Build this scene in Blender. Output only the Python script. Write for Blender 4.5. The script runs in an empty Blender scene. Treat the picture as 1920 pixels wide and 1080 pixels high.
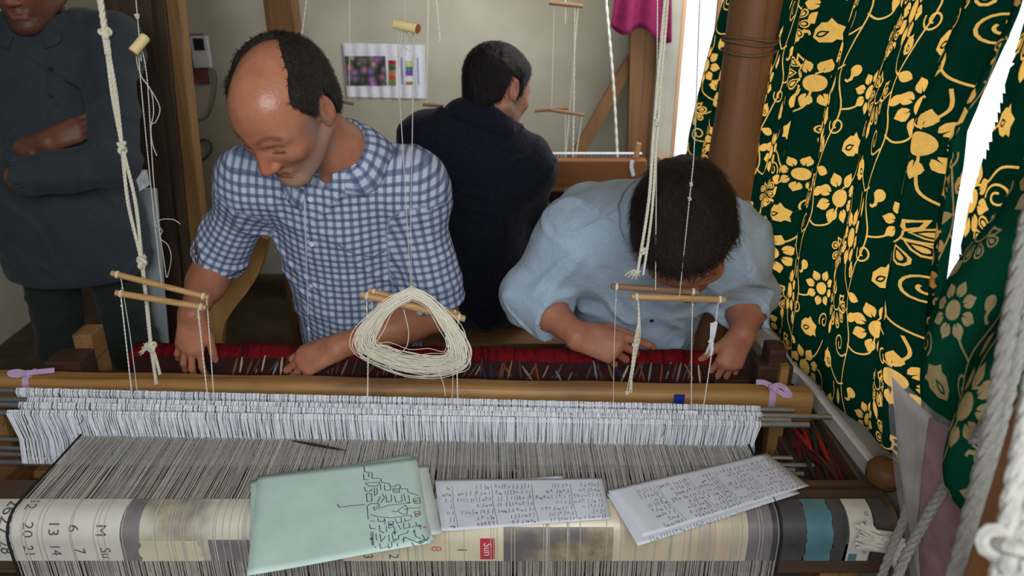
import bpy, bmesh, math, random
import numpy as np
from mathutils import Vector, Matrix
from mathutils.geometry import delaunay_2d_cdt

random.seed(7)
rng = np.random.default_rng(7)
SC = bpy.context.scene
COL = SC.collection
R = math.radians

# ------------------------------------------------------------------ camera
F_PX, PITCH, CAM_H = 1450.0, R(23.5), 1.62
cam_data = bpy.data.cameras.new('camera')
cam_data.sensor_width = 36.0
cam_data.lens = 36.0 * F_PX / 1920.0
cam_data.clip_start = 0.05
cam_data.dof.use_dof = True
cam_data.dof.focus_distance = 1.52
cam_data.dof.aperture_fstop = 4.0
cam = bpy.data.objects.new('camera', cam_data)
COL.objects.link(cam)
cam.location = (0, 0, CAM_H)
cam.rotation_euler = (math.pi / 2 - PITCH, 0, 0)
SC.camera = cam

# ------------------------------------------------------------------ world, daylight, exposure
SC.view_settings.view_transform = 'Standard'
SC.view_settings.look = 'None'
SC.view_settings.exposure = 0.0
SC.view_settings.gamma = 1.0
SC.view_settings.use_curve_mapping = False
world = bpy.data.worlds.new('daylight')
SC.world = world
world.use_nodes = True
_bg = world.node_tree.nodes['Background']
_bg.inputs['Color'].default_value = (0.90, 0.95, 1.0, 1)
_bg.inputs['Strength'].default_value = 1.6

def area_light(name, loc, target, sx, sy, power, col=(1, 1, 1)):
    l = bpy.data.lights.new(name, 'AREA')
    l.shape = 'RECTANGLE'; l.size = sx; l.size_y = sy; l.energy = power; l.color = col
    o = bpy.data.objects.new(name, l); COL.objects.link(o)
    o.location = loc
    d = Vector(target) - Vector(loc)
    o.rotation_euler = d.to_track_quat('-Z', 'Y').to_euler()
    return o
# daylight of the unseen wide window set close behind the photographer and of the uncovered one beside the second loom
area_light('window_daylight_behind_camera', (0.10, -0.62, 2.02), (-0.10, 1.25, 0.70), 1.7, 0.85, 38, (0.93, 0.97, 1.0))
area_light('window_daylight_back_room', (0.56, 3.02, 2.02), (-0.30, 3.92, 1.15), 0.7, 0.4, 17, (1.0, 0.99, 0.96))

# ------------------------------------------------------------------ pixel -> place
_cp, _sp = math.cos(PITCH), math.sin(PITCH)
def ray(px, py):
    u = (px - 960.0) / F_PX; v = (540.0 - py) / F_PX
    return Vector((u, _cp + v * _sp, -_sp + v * _cp))
C0 = Vector((0, 0, CAM_H))
def at_y(px, py, Y): d = ray(px, py); return C0 + d * (Y / d.y)
def at_z(px, py, Z): d = ray(px, py); return C0 + d * ((Z - CAM_H) / d.z)
def at_d(px, py, D): return C0 + ray(px, py) * D          # distance along the view axis
WX0, WY0, WS = 0.72, 1.2, -0.05                            # the right wall's inner face: x = WX0 + WS (y - WY0)
def wall_x(y): return WX0 + WS * (y - WY0)
def at_wall(px, py, off=0.0):
    d = ray(px, py); t = (WX0 - off - WS * WY0) / (d.x - WS * d.y); return C0 + d * t

# ------------------------------------------------------------------ object helpers
def origin_of(o):
    v = Vector((0, 0, 0))
    while o is not None:
        v += o.location; o = o.parent
    return v
def empty(name, loc, label, cat, group=None):
    o = bpy.data.objects.new(name, None); COL.objects.link(o)
    o.location = loc; o.empty_display_size = 0.05
    o['label'] = label; o['category'] = cat
    if group: o['group'] = group
    return o
def tag(o, label, cat, group=None):
    o['label'] = label; o['category'] = cat
    if group: o['group'] = group
    return o
def link(name, me, parent=None, base=None, smooth=False):
    o = bpy.data.objects.new(name, me); COL.objects.link(o)
    if parent is not None: o.parent = parent
    if smooth:
        me.polygons.foreach_set('use_smooth', [True] * len(me.polygons))
    return o
def mesh_obj(name, verts, faces, mats, parent=None, base=None, smooth=False, mat_idx=None, uv=None, attrs=None, kind=None):
    """verts in world space; stored relative to the parent (or to base for a top-level thing)"""
    V = np.asarray(verts, dtype=np.float64)
    if parent is not None: org = origin_of(parent)
    elif base == 'auto': org = Vector((float(V[:, 0].mean()), float(V[:, 1].mean()), float(V[:, 2].min())))
    elif base is not None: org = Vector(base)
    else: org = Vector((0, 0, 0))
    me = bpy.data.meshes.new(name)
    me.from_pydata((V - np.array(org)).tolist(), [], faces if isinstance(faces, list) else faces.tolist())
    if not isinstance(mats, (list, tuple)): mats = [mats]
    for m in mats: me.materials.append(m)
    if mat_idx is not None: me.polygons.foreach_set('material_index', np.asarray(mat_idx, dtype=np.int32))
    if uv is not None:
        lay = me.uv_layers.new(name='cloth')
        li = np.empty(len(me.loops), dtype=np.int32); me.loops.foreach_get('vertex_index', li)
        lay.data.foreach_set('uv', np.asarray(uv, dtype=np.float32)[li].ravel())
    if attrs:
        for k, arr in attrs.items():
            a = me.attributes.new(k, 'FLOAT', 'POINT'); a.data.foreach_set('value', np.asarray(arr, dtype=np.float32))
    me.validate()
    o = link(name, me, parent, smooth=smooth)
    if parent is None: o.location = org
    if kind: o['kind'] = kind
    return o
def copy_tree(o, parent=None):
    c = o.copy(); COL.objects.link(c); c.parent = parent
    for ch in list(o.children): copy_tree(ch, c)
    return c

class MB:
    """collects shapes of one mesh"""
    def __init__(s): s.v = []; s.f = []; s.m = []
    def add(s, v, f, m=0):
        n = len(s.v); s.v += [tuple(p) for p in v]; s.f += [tuple(i + n for i in q) for q in f]; s.m += [m] * len(f); return s
    def box(s, lo, hi, m=0, bev=0.0, M=None):
        bm = bmesh.new(); bmesh.ops.create_cube(bm, size=1.0)
        c = [(a + b) / 2 for a, b in zip(lo, hi)]; d = [b - a for a, b in zip(lo, hi)]
        for v in bm.verts: v.co = Vector((v.co.x * d[0], v.co.y * d[1], v.co.z * d[2]))
        if bev > 0: bmesh.ops.bevel(bm, geom=bm.edges[:], offset=bev, segments=2, affect='EDGES', profile=0.6)
        bm.verts.index_update()
        pts = [v.co + Vector(c) for v in bm.verts]
        if M is not None: pts = [M @ p for p in pts]
        s.add(pts, [[v.index for v in f.verts] for f in bm.faces], m); bm.free(); return s
    def beam(s, a, b, w, h, up=(0, 0, 1), bev=0.004, m=0):
        """a rectangular bar from a to b, w wide, h high"""
        a = Vector(a); b = Vector(b); d = b - a; L = d.length; d.normalize()
        sd = d.cross(Vector(up)).normalized(); u = sd.cross(d).normalized()
        M = Matrix.Translation((a + b) / 2) @ Matrix((d, sd, u)).transposed().to_4x4()
        return s.box((-L / 2, -w / 2, -h / 2), (L / 2, w / 2, h / 2), m, bev, M)
    def tube(s, pts, r, n=8, m=0, closed=False, cap=True, tw=0.0):
        v, f = tube_geo(pts, r, n, closed, cap, tw); return s.add(v, f, m)
    def build(s, name, mats, parent=None, base=None, smooth=False, kind=None):
        return mesh_obj(name, s.v, s.f, mats, parent, base, smooth, s.m, kind=kind)

def tube_geo(pts, r, n=8, closed=False, cap=True, tw=0.0):
    P = [Vector(p) for p in pts]; K = len(P)
    rr = r if isinstance(r, (list, tuple, np.ndarray)) else [r] * K
    T = []
    for i in range(K):
        a = P[(i - 1) % K] if (closed or i > 0) else P[i]
        b = P[(i + 1) % K] if (closed or i < K - 1) else P[i]
        d = b - a; T.append(d.normalized() if d.length > 1e-9 else Vector((0, 0, 1)))
    N = T[0].orthogonal().normalized(); v = []; f = []
    for i in range(K):
        if i:
            ax = T[i - 1].cross(T[i])
            if ax.length > 1e-8: N = Matrix.Rotation(T[i - 1].angle(T[i]), 3, ax.normalized()) @ N
            N = (N - T[i] * N.dot(T[i])).normalized()
        B = T[i].cross(N)
        for j in range(n):
            a = 2 * math.pi * j / n + tw * i
            v.append(P[i] + (N * math.cos(a) + B * math.sin(a)) * rr[i])
    for i in range(K if closed else K - 1):
        i2 = (i + 1) % K
        for j in range(n):
            j2 = (j + 1) % n; f.append((i * n + j, i * n + j2, i2 * n + j2, i2 * n + j))
    if cap and not closed:
        f.append(tuple(range(n - 1, -1, -1))); f.append(tuple((K - 1) * n + j for j in range(n)))
    return v, f
def smooth_path(pts, k=8):
    """Catmull-Rom through the points"""
    P = [Vector(p) for p in pts]; out = []
    for i in range(len(P) - 1):
        p0 = P[max(i - 1, 0)]; p1 = P[i]; p2 = P[i + 1]; p3 = P[min(i + 2, len(P) - 1)]
        for j in range(k):
            t = j / k
            out.append(0.5 * ((2 * p1) + (p2 - p0) * t + (2 * p0 - 5 * p1 + 4 * p2 - p3) * t * t + (3 * p1 - p0 - 3 * p2 + p3) * t ** 3))
    out.append(P[-1]); return out
def resample(pts, step):
    P = [Vector(p) for p in pts]; out = [P[0].copy()]; acc = 0.0
    for a, b in zip(P, P[1:]):
        L = (b - a).length
        while acc + L >= step and L > 1e-9:
            t = (step - acc) / L; a = a.lerp(b, t); out.append(a.copy()); L = (b - a).length; acc = 0.0
        acc += L
    if (out[-1] - P[-1]).length > step * 0.3: out.append(P[-1].copy())
    return out
def rope(mb, pts, r, strands=3, lay=None, n=5, m=0, wob=0.0):
    """a laid rope: strands wound round the path"""
    lay = lay or r * 9
    pts = resample(smooth_path(pts, 10), lay / 7.0)
    K = len(pts); T = [(pts[min(i + 1, K - 1)] - pts[max(i - 1, 0)]).normalized() for i in range(K)]
    N = T[0].orthogonal().normalized()
    lines = [[] for _ in range(strands)]
    for i in range(K):
        N = (N - T[i] * N.dot(T[i])).normalized(); B = T[i].cross(N)
        wv = Vector((random.gauss(0, wob), random.gauss(0, wob), 0)) if wob else Vector((0, 0, 0))
        for k in range(strands):
            a = 2 * math.pi * (i / 7.0 + k / strands)
            lines[k].append(pts[i] + (N * math.cos(a) + B * math.sin(a)) * r * 0.40 + wv)
    for l in lines: mb.tube(l, r * 0.62, n, m)
    return mb
def knot(mb, c, r, m=0, seed=0):
    """an overhand knot: a small trefoil of cord"""
    rd = random.Random(seed); c = Vector(c)
    Q = Matrix.Rotation(rd.uniform(0, 3), 3, 'Z') @ Matrix.Rotation(R(80) + rd.uniform(-.4, .4), 3, 'X')
    pts = []
    for i in range(26):
        t = 2 * math.pi * i / 26
        pts.append(c + Q @ Vector(((math.sin(t) + 2 * math.sin(2 * t)) * r * .42, (math.cos(t) - 2 * math.cos(2 * t)) * r * .42, -math.sin(3 * t) * r * .5)))
    mb.tube(pts, r * 0.46, 6, m, closed=True)
    return mb

# ------------------------------------------------------------------ materials
def lin(c):
    out = []
    for x in c[:3]:
        x = x / 255.0; out.append(x / 12.92 if x <= 0.04045 else ((x + 0.055) / 1.055) ** 2.4)
    return (*out, 1.0)
class NT:
    def __init__(s, name):
        s.mat = bpy.data.materials.new(name); s.mat.use_nodes = True
        s.t = s.mat.node_tree; s.b = s.t.nodes['Principled BSDF']; s.out = s.t.nodes['Material Output']
    def n(s, typ, **kw):
        nd = s.t.nodes.new(typ)
        for k, v in kw.items():
            if k in nd.inputs: nd.inputs[k].default_value = v
            else: setattr(nd, k, v)
        return nd
    def l(s, a, b): s.t.links.new(a, b)
    def math(s, op, a, b=None, clamp=False):
        nd = s.t.nodes.new('ShaderNodeMath'); nd.operation = op; nd.use_clamp = clamp
        for i, x in enumerate((a, b)):
            if x is None: continue
            if isinstance(x, (int, float)): nd.inputs[i].default_value = x
            else: s.l(x, nd.inputs[i])
        return nd.outputs[0]
    def mix(s, fac, a, b, typ='MIX'):
        nd = s.t.nodes.new('ShaderNodeMix'); nd.data_type = 'RGBA'; nd.blend_type = typ
        for i, x in ((0, fac), (6, a), (7, b)):
            if hasattr(x, 'is_output'): s.l(x, nd.inputs[i])
            else: nd.inputs[i].default_value = x
        return nd.outputs[2]
    def coord(s, kind='Object', scale=(1, 1, 1), rot=(0, 0, 0)):
        tc = s.n('ShaderNodeTexCoord'); mp = s.n('ShaderNodeMapping')
        mp.inputs['Scale'].default_value = scale; mp.inputs['Rotation'].default_value = rot
        s.l(tc.outputs[kind], mp.inputs['Vector']); return mp.outputs[0]
    def noise(s, vec, scale, detail=4, rough=0.55, lo=0.3, hi=0.7):
        t = s.n('ShaderNodeTexNoise'); t.inputs['Scale'].default_value = scale
        t.inputs['Detail'].default_value = detail; t.inputs['Roughness'].default_value = rough
        s.l(vec, t.inputs['Vector'])
        mr = s.n('ShaderNodeMapRange'); mr.inputs[1].default_value = lo; mr.inputs[2].default_value = hi
        s.l(t.outputs[0], mr.inputs[0]); return mr.outputs[0]
    def bump(s, h, strength=0.3, dist=0.002):
        nd = s.n('ShaderNodeBump'); nd.inputs['Strength'].default_value = strength; nd.inputs['Distance'].default_value = dist
        s.l(h, nd.inputs['Height']); s.l(nd.outputs[0], s.b.inputs['Normal'])
    def base(s, c): s.l(c, s.b.inputs['Base Color'])
    def rough(s, r): s.b.inputs['Roughness'].default_value = r
    def spec(s, x): s.b.inputs['Specular IOR Level'].default_value = x
def mat_noise(name, c1, c2, scale=12, stretch=(1, 1, 1), rough=0.7, bump=0.25, bdist=0.002, detail=5, c3=None, spec=0.3, rot=(0, 0, 0)):
    m = NT(name); v = m.coord('Object', stretch, rot)
    f = m.noise(v, scale, detail)
    c = m.mix(f, lin(c1), lin(c2))
    if c3 is not None:
        f2 = m.noise(v, scale * 0.23, 3, lo=0.48, hi=0.62); c = m.mix(f2, c, lin(c3))
    m.base(c); m.rough(rough); m.spec(spec)
    if bump: m.bump(f, bump, bdist)
    return m.mat
def mat_wood(name, c1, c2, dark, axis=0, scale=1.0, rough=0.5, stain=None):
    st = [26, 26, 26]; st[axis] = 1.3
    m = NT(name); v = m.coord('Object', tuple(x * scale for x in st))
    g = m.noise(v, 1.0, 6, 0.62, 0.28, 0.72)
    c = m.mix(g, lin(c1), lin(c2))
    st2 = [70, 70, 70]; st2[axis] = 2.0
    v2 = m.coord('Object', tuple(x * scale for x in st2))
    g2 = m.noise(v2, 1.0, 3, 0.5, 0.56, 0.74)
    c = m.mix(m.math('MULTIPLY', g2, 0.75), c, lin(dark))
    if stain is not None:
        v3 = m.coord('Object', tuple(4.5 if i != axis else 2.2 for i in range(3)))
        c = m.mix(m.math('MULTIPLY', m.noise(v3, 1.0, 4, 0.6, 0.52, 0.70), 0.7), c, lin(stain))
    m.base(c); m.rough(rough); m.spec(0.35); m.bump(g, 0.25, 0.0012)
    return m.mat
def mat_plain(name, c, rough=0.6, metal=0.0, spec=0.4, var=0.12, scale=60):
    m = NT(name); v = m.coord('Object')
    f = m.noise(v, scale, 3)
    d = tuple(max(0, x * (1 - var)) for x in c[:3]); u = tuple(min(255, x * (1 + var)) for x in c[:3])
    m.base(m.mix(f, lin(d), lin(u))); m.rough(rough); m.spec(spec); m.b.inputs['Metallic'].default_value = metal
    return m.mat

# numpy value noise for folds
_tab = rng.random((64, 64, 64)).astype(np.float32)
def vnoise(x, y, z):
    xi = np.floor(x).astype(np.int32); yi = np.floor(y).astype(np.int32); zi = np.floor(z).astype(np.int32)
    fx = x - xi; fy = y - yi; fz = z - zi
    fx = fx * fx * (3 - 2 * fx); fy = fy * fy * (3 - 2 * fy); fz = fz * fz * (3 - 2 * fz)
    def g(a, b, c): return _tab[(xi + a) & 63, (yi + b) & 63, (zi + c) & 63]
    x00 = g(0, 0, 0) * (1 - fx) + g(1, 0, 0) * fx; x10 = g(0, 1, 0) * (1 - fx) + g(1, 1, 0) * fx
    x01 = g(0, 0, 1) * (1 - fx) + g(1, 0, 1) * fx; x11 = g(0, 1, 1) * (1 - fx) + g(1, 1, 1) * fx
    return ((x00 * (1 - fy) + x10 * fy) * (1 - fz) + (x01 * (1 - fy) + x11 * fy) * fz) * 2 - 1
# ================================================================== the room
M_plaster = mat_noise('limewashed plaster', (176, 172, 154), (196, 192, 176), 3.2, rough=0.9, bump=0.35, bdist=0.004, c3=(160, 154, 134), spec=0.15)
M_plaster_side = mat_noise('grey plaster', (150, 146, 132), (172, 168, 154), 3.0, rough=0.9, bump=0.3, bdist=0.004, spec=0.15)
M_floor = mat_noise('dark earth floor', (66, 54, 42), (92, 78, 62), 6, rough=0.95, bump=0.4, c3=(48, 40, 33), spec=0.1)
M_ceil = mat_noise('ceiling boards', (120, 96, 70), (146, 120, 90), 5, stretch=(1, 8, 1), rough=0.8)
M_winframe = mat_wood('window frame wood', (190, 140, 96), (206, 160, 116), (130, 86, 50), 2)
YB = 3.92                     # back wall
def struct(name, mb, mats, smooth=False):
    o = mb.build(name, mats, None, None, smooth); o['kind'] = 'structure'; return o
struct('floor', MB().box((-2.6, -0.85, -0.1), (0.86, 4.07, 0.0)), M_floor)
struct('ceiling', MB().box((-2.6, -0.85, 2.55), (0.86, 4.07, 2.65)), M_ceil)
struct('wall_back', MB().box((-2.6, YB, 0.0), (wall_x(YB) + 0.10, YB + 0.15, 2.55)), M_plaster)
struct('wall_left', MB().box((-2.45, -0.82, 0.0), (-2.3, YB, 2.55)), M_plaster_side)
# right wall with one long window opening: pieces of one wall
def wall_piece(mb, y0, y1, z0, z1, t=0.10):
    x0, x1 = wall_x(y0), wall_x(y1)
    v = [(x0, y0, z0), (x1, y1, z0), (x1, y1, z1), (x0, y0, z1), (x0 + t, y0, z0), (x1 + t, y1, z0), (x1 + t, y1, z1), (x0 + t, y0, z1)]
    mb.add(v, [(0, 3, 2, 1), (4, 5, 6, 7), (0, 1, 5, 4), (3, 7, 6, 2), (0, 4, 7, 3), (1, 2, 6, 5)])
SILL, HEAD, WIN_Y0, WIN_Y1 = 0.755, 2.22, -0.10, 3.35
mb = MB()
wall_piece(mb, -0.82, YB, 0.0, SILL); wall_piece(mb, -0.82, YB, HEAD, 2.55)
wall_piece(mb, -0.82, WIN_Y0, SILL, HEAD); wall_piece(mb, WIN_Y1, YB, SILL, HEAD)
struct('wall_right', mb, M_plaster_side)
# unseen front wall, moved close behind the photographer to bring its window light nearer
mb = MB()
mb.box((-2.6, -0.82, 0), (1.1, -0.70, 1.5)).box((-2.6, -0.82, 2.5), (1.1, -0.70, 2.55)).box((-2.6, -0.82, 1.5), (-0.9, -0.70, 2.5)).box((1.0, -0.82, 1.5), (1.1, -0.70, 2.5))
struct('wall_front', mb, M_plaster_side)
# window frame in the right wall
def frame_bar(mb, y0, y1, z0, z1, t0=0.03, t1=0.08):
    x0, x1 = wall_x(y0), wall_x(y1)
    v = [(x0 + t0, y0, z0), (x1 + t0, y1, z0), (x1 + t0, y1, z1), (x0 + t0, y0, z1), (x0 + t1, y0, z0), (x1 + t1, y1, z0), (x1 + t1, y1, z1), (x0 + t1, y0, z1)]
    mb.add(v, [(0, 3, 2, 1), (4, 5, 6, 7), (0, 1, 5, 4), (3, 7, 6, 2), (0, 4, 7, 3), (1, 2, 6, 5)])
mb = MB()
frame_bar(mb, WIN_Y0, WIN_Y1, SILL, SILL + 0.04); frame_bar(mb, WIN_Y0, WIN_Y1, HEAD - 0.04, HEAD)
frame_bar(mb, WIN_Y0, WIN_Y0 + 0.04, SILL, HEAD); frame_bar(mb, WIN_Y1 - 0.004, WIN_Y1, SILL, HEAD, 0.085, 0.098)
frame_bar(mb, 2.66, 2.675, SILL, HEAD, 0.02, 0.034); frame_bar(mb, 0.45, 0.49, SILL, HEAD)
win = struct('window_1', mb, M_winframe)
M_glass = NT('window glass'); M_glass.base(M_glass.mix(0.0, (0.97, 0.99, 1.0, 1), (1, 1, 1, 1))); M_glass.rough(0.03)
_t = M_glass.n('ShaderNodeBsdfTransparent'); _m = M_glass.n('ShaderNodeMixShader'); _m.inputs[0].default_value = 0.05; _g = M_glass.n('ShaderNodeBsdfGlossy'); _g.inputs['Roughness'].default_value = 0.03
M_glass.l(_t.outputs[0], _m.inputs[1]); M_glass.l(_g.outputs[0], _m.inputs[2]); M_glass.l(_m.outputs[0], M_glass.out.inputs['Surface'])
for y0, y1 in ((WIN_Y0 + 0.04, 0.45), (0.49, 2.66), (2.675, WIN_Y1 - 0.004)):
    mb = MB(); frame_bar(mb, y0, y1, SILL + 0.04, HEAD - 0.04, 0.050, 0.053)
    mb.build('pane', M_glass.mat, win)
# whitewashed sill board under the curtain
M_sill = mat_noise('whitewashed sill board', (196, 192, 182), (222, 219, 212), 9, stretch=(1, 0.3, 1), rough=0.75, c3=(150, 140, 124))
mb = MB()
e0 = [(1.215, 0.018), (1.60, 0.022), (1.66, 0.062), (2.3, 0.060)]
v = [(wall_x(y) - o_, y, 0.670) for y, o_ in e0] + [(wall_x(y) + 0.05, y, 0.670) for y, o_ in reversed(e0)]
v += [(p[0], p[1], 0.702) for p in v]; n = 8
mb.add(v, [tuple(range(n)), tuple(range(2 * n - 1, n - 1, -1))] + [(k, n + k, n + (k + 1) % n, (k + 1) % n) for k in range(n)])
struct('trim_1', mb, M_sill)

# ---------------------------------------------------------------- posts and timbers
M_post_dark = mat_wood('dark weathered timber', (64, 48, 34), (84, 64, 46), (40, 28, 20), 2, rough=0.7)
M_post_edge = mat_wood('honey pine edge board', (122, 88, 50), (142, 106, 64), (84, 58, 32), 2, rough=0.55)
M_pole = mat_wood('reddish peeled pole', (126, 86, 58), (146, 102, 70), (92, 60, 40), 2, scale=0.8, rough=0.5)
M_timber = mat_wood('brown timber', (108, 74, 43), (128, 91, 56), (74, 48, 28), 2, rough=0.6)
def px_post(name, label, cat, t0, t1, y, w_px, thick, mat, zlo=0.0, zhi=2.55):
    """an upright whose centre line passes through two pixels at depth y"""
    A = at_y(*t0, y); B = at_y(*t1, y); d = (A - B) / (A.z - B.z)
    lo = A + d * (zlo - A.z); hi = A + d * (zhi - A.z)
    w = w_px / F_PX * (at_y(*t0, y) - C0).dot(Vector((0, _cp, -_sp)))
    o = MB().beam(lo, hi, w, thick, up=(0, 1, 0), bev=0.006).build(name, mat, None, lo)
    tag(o, label, cat); return o
r = px_post('timber_post', 'broad dark weathered timber post with a honey coloured edge board, behind the dark grey shirt', 'post', (250, 0), (300, 420), 2.52, 96, 0.12, M_post_dark)
A = at_y(325, 0, 2.48); B = at_y(367, 400, 2.48); d = (A - B) / (A.z - B.z)
MB().beam(A + d * (0 - A.z), A + d * (2.55 - A.z), 0.055, 0.06, up=(0, 1, 0), bev=0.006).build('edge_board', M_post_edge, r)
A = at_y(303, 0, 2.45); B = at_y(346, 420, 2.45); d = (A - B) / (A.z - B.z)
MB().beam(A + d * (0 - A.z), A + d * (2.55 - A.z), 0.028, 0.03, up=(0, 1, 0), bev=0.003).build('cover_strip', M_post_dark, r)
# round pole beside the curtain, with cord lashed round it
A = at_y(1418, 0, 1.94); B = at_y(1362, 370, 1.94); d = (A - B) / (A.z - B.z)
lo = A + d * (0 - A.z); hi = A + d * (2.55 - A.z)
pl = empty('round_pole', lo, 'reddish peeled round pole lashed with cord beside the green curtain', 'post')
pts = [lo.lerp(hi, i / 20) for i in range(21)]
rr = [0.0595 + 0.003 * math.sin(i * 1.7) for i in range(21)]
MB().tube(pts, rr, 20).build('shaft', M_pole, pl, smooth=True)
M_cord_grey = mat_noise('grey cotton cord', (170, 166, 152), (200, 197, 184), 240, rough=0.95, bump=0.5, bdist=0.0006)
M_cord_dark = mat_noise('hemp lashing', (112, 86, 62), (140, 112, 84), 200, rough=0.95)
for k, pz in enumerate((70, 78, 96)):
    c = at_y(1408 - k * 3, pz, 1.94); c2 = lo + d * (c.z - 0)
    ring = [c2 + Vector((0.0640 * math.cos(t), 0.0640 * math.sin(t), 0.004 * math.sin(t * 2 + k))) for t in np.linspace(0, 2 * math.pi, 30, endpoint=False)]
    MB().tube(ring, 0.0035, 6, closed=True).build('lashing', M_cord_dark, pl, smooth=True)
# post behind the balding man's head
px_post('rear_post', 'orange brown square post against the rear wall above the balding head', 'post', (527, 0), (538, 90), 3.60, 54, 0.12, M_timber)
# plank upright of the rear loom with its diagonal brace
px_post('plank_upright', 'wide brown plank upright at the window end of the rear wall', 'post', (1214, 60), (1208, 290), 3.42, 68, 0.05, M_timber)
A = at_y(1186, 108, 3.44); B = at_y(1078, 296, 3.44); d = (B - A); E = A + d * ((0.55 - A.z) / d.z)
tag(MB().beam(A, E, 0.055, 0.03, up=(0, 1, 0)).build('diagonal_brace', M_timber, None, E), 'slanting brown wooden brace leaning against the plank upright', 'brace')

# ---------------------------------------------------------------- things on the back wall
M_paper = mat_plain('white print paper', (226, 228, 238), 0.7, var=0.03)
pa = at_y(722, 133, YB)
def wall_rect(px0, py0, px1, py1, off):
    a = at_y(px0, py0, YB - off); b = at_y(px1, py1, YB - off); return a, b
a, b = wall_rect(643, 84, 801, 185, 0.006)
post = empty('pattern_printout', ((a.x + b.x) / 2, YB, b.z), 'white printed sheet with a colourful floral carpet pattern pinned to rear wall', 'poster')
nx, nz = 44, 10; V = []; Fc = []
for j in range(nz + 1):
    for i in range(nx + 1):
        s, t = i / nx, j / nz
        V.append((a.x + (b.x - a.x) * s, YB - 0.008 - 0.004 * math.sin(s * 44) * (0.4 + 0.6 * t), a.z + (b.z - a.z) * t - 0.012 * s * 0 + 0.01 * (1 - s)))
for j in range(nz):
    for i in range(nx): k = j * (nx + 1) + i; Fc.append((k, k + 1, k + nx + 2, k + nx + 1))
mesh_obj('sheet', V, Fc, M_paper, post, smooth=True)
def wave_patch(name, px0, py0, px1, py1, mat, parent, off=0.0105):
    p, q = wall_rect(px0, py0, px1, py1, off); n = 20; V = []; Fc = []
    for j in (0, 1):
        for i in range(n + 1):
            x = p.x + (q.x - p.x) * i / n; s = (x - a.x) / (b.x - a.x)
            V.append((x, YB - off - 0.004 * math.sin(s * 44) * 0.7, p.z + (q.z - p.z) * j))
    for i in range(n): Fc.append((i, i + 1, i + n + 2, i + n + 1))
    return mesh_obj(name, V, Fc, mat, parent, smooth=True)
M_print = NT('printed carpet pattern')
v = M_print.coord('Object', (1, 1, 1))
vo = M_print.n('ShaderNodeTexVoronoi'); vo.inputs['Scale'].default_value = 26; M_print.l(v, vo.inputs['Vector'])
ramp = M_print.n('ShaderNodeValToRGB'); M_print.l(vo.outputs['Distance'], ramp.inputs[0])
e = ramp.color_ramp; e.elements[0].color = lin((190, 150, 150)); e.elements[0].position = 0.0
e.elements[1].color = lin((52, 50, 52)); e.elements[1].position = 0.66
for p_, c_ in ((0.20, (198, 112, 124)), (0.34, (128, 92, 110)), (0.48, (92, 98, 88))):
    x = e.elements.new(p_); x.color = lin(c_)
hs = M_print.n('ShaderNodeHueSaturation'); M_print.l(ramp.outputs[0], hs.inputs['Color'])
sep = M_print.n('ShaderNodeSeparateColor'); M_print.l(vo.outputs['Color'], sep.inputs[0])
M_print.l(M_print.math('ADD', M_print.math('MULTIPLY', sep.outputs[0], 0.5), 0.25), hs.inputs['Hue'])
hs.inputs['Saturation'].default_value = 1.1
M_print.base(hs.outputs[0]); M_print.rough(0.6)
wave_patch('printed_pattern', 646, 105, 726, 161, M_print.mat, post)
for k, c in enumerate(((178, 44, 62), (44, 120, 66), (206, 122, 118), (196, 96, 52), (120, 140, 80))):
    wave_patch('colour_swatch', 728, 113 + k * 9.6, 743, 122 + k * 9.6, mat_plain('swatch ink %d' % k, c, 0.6, var=0.03), post)
for k, (y0, y1, c) in enumerate(((114, 119, (206, 190, 130)), (119, 125, (198, 206, 110)), (125, 132, (36, 128, 140)), (132, 142, (116, 66, 150)), (153, 159, (160, 116, 52)))):
    wave_patch('colour_swatch', 761, y0, 775, y1, mat_plain('swatch tone %d' % k, c, 0.6, var=0.03), post)
M_pale_ink = mat_plain('pale blue ink', (150, 158, 206), 0.6, var=0.05)
for x0, x1 in ((751, 757), (782, 787)): wave_patch('printed_column', x0, 108, x1, 158, M_pale_ink, post)

M_white_plastic = mat_plain('white plastic', (212, 214, 214), 0.35, var=0.03)
M_black_glass = mat_plain('dark screen', (26, 28, 32), 0.15, var=0.05)
M_maroon = mat_plain('maroon painted board', (112, 62, 62), 0.7)
a, b = wall_rect(342, 64, 394, 158, 0.012)
o = MB().box((a.x, YB - 0.014, b.z), (b.x, YB, a.z), bev=0.003).build('mounting_board', M_maroon, None, (a.x, YB, b.z))
tag(o, 'maroon painted board fixed to the rear wall under the white thermostat', 'board')
a, b = wall_rect(355, 67, 398, 127, 0.03)
dv = empty('wall_thermostat', ((a.x + b.x) / 2, YB, b.z), 'white plastic thermostat with dark square screen on a maroon board', 'thermostat')
MB().box((a.x, YB - 0.042, b.z), (b.x, YB - 0.014, a.z), bev=0.008).build('housing', M_white_plastic, dv, smooth=False)
w, h = b.x - a.x, a.z - b.z
MB().box((a.x + w * .2, YB - 0.0435, b.z + h * .55), (a.x + w * .8, YB - 0.042, b.z + h * .93), bev=0.0008).build('screen', M_black_glass, dv)
MB().box((a.x + w * .32, YB - 0.045, b.z + h * .12), (a.x + w * .48, YB - 0.042, b.z + h * .2), bev=0.001).build('button', M_white_plastic, dv)
MB().box((a.x + w * .55, YB - 0.045, b.z + h * .12), (a.x + w * .71, YB - 0.042, b.z + h * .2), bev=0.001).build('button', M_white_plastic, dv)
MB().box((a.x + w * .32, YB - 0.045, b.z + h * .24), (a.x + w * .71, YB - 0.042, b.z + h * .28), bev=0.001).build('button', M_white_plastic, dv)
M_cable = mat_plain('thin brown cable', (96, 78, 66), 0.6)
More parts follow.
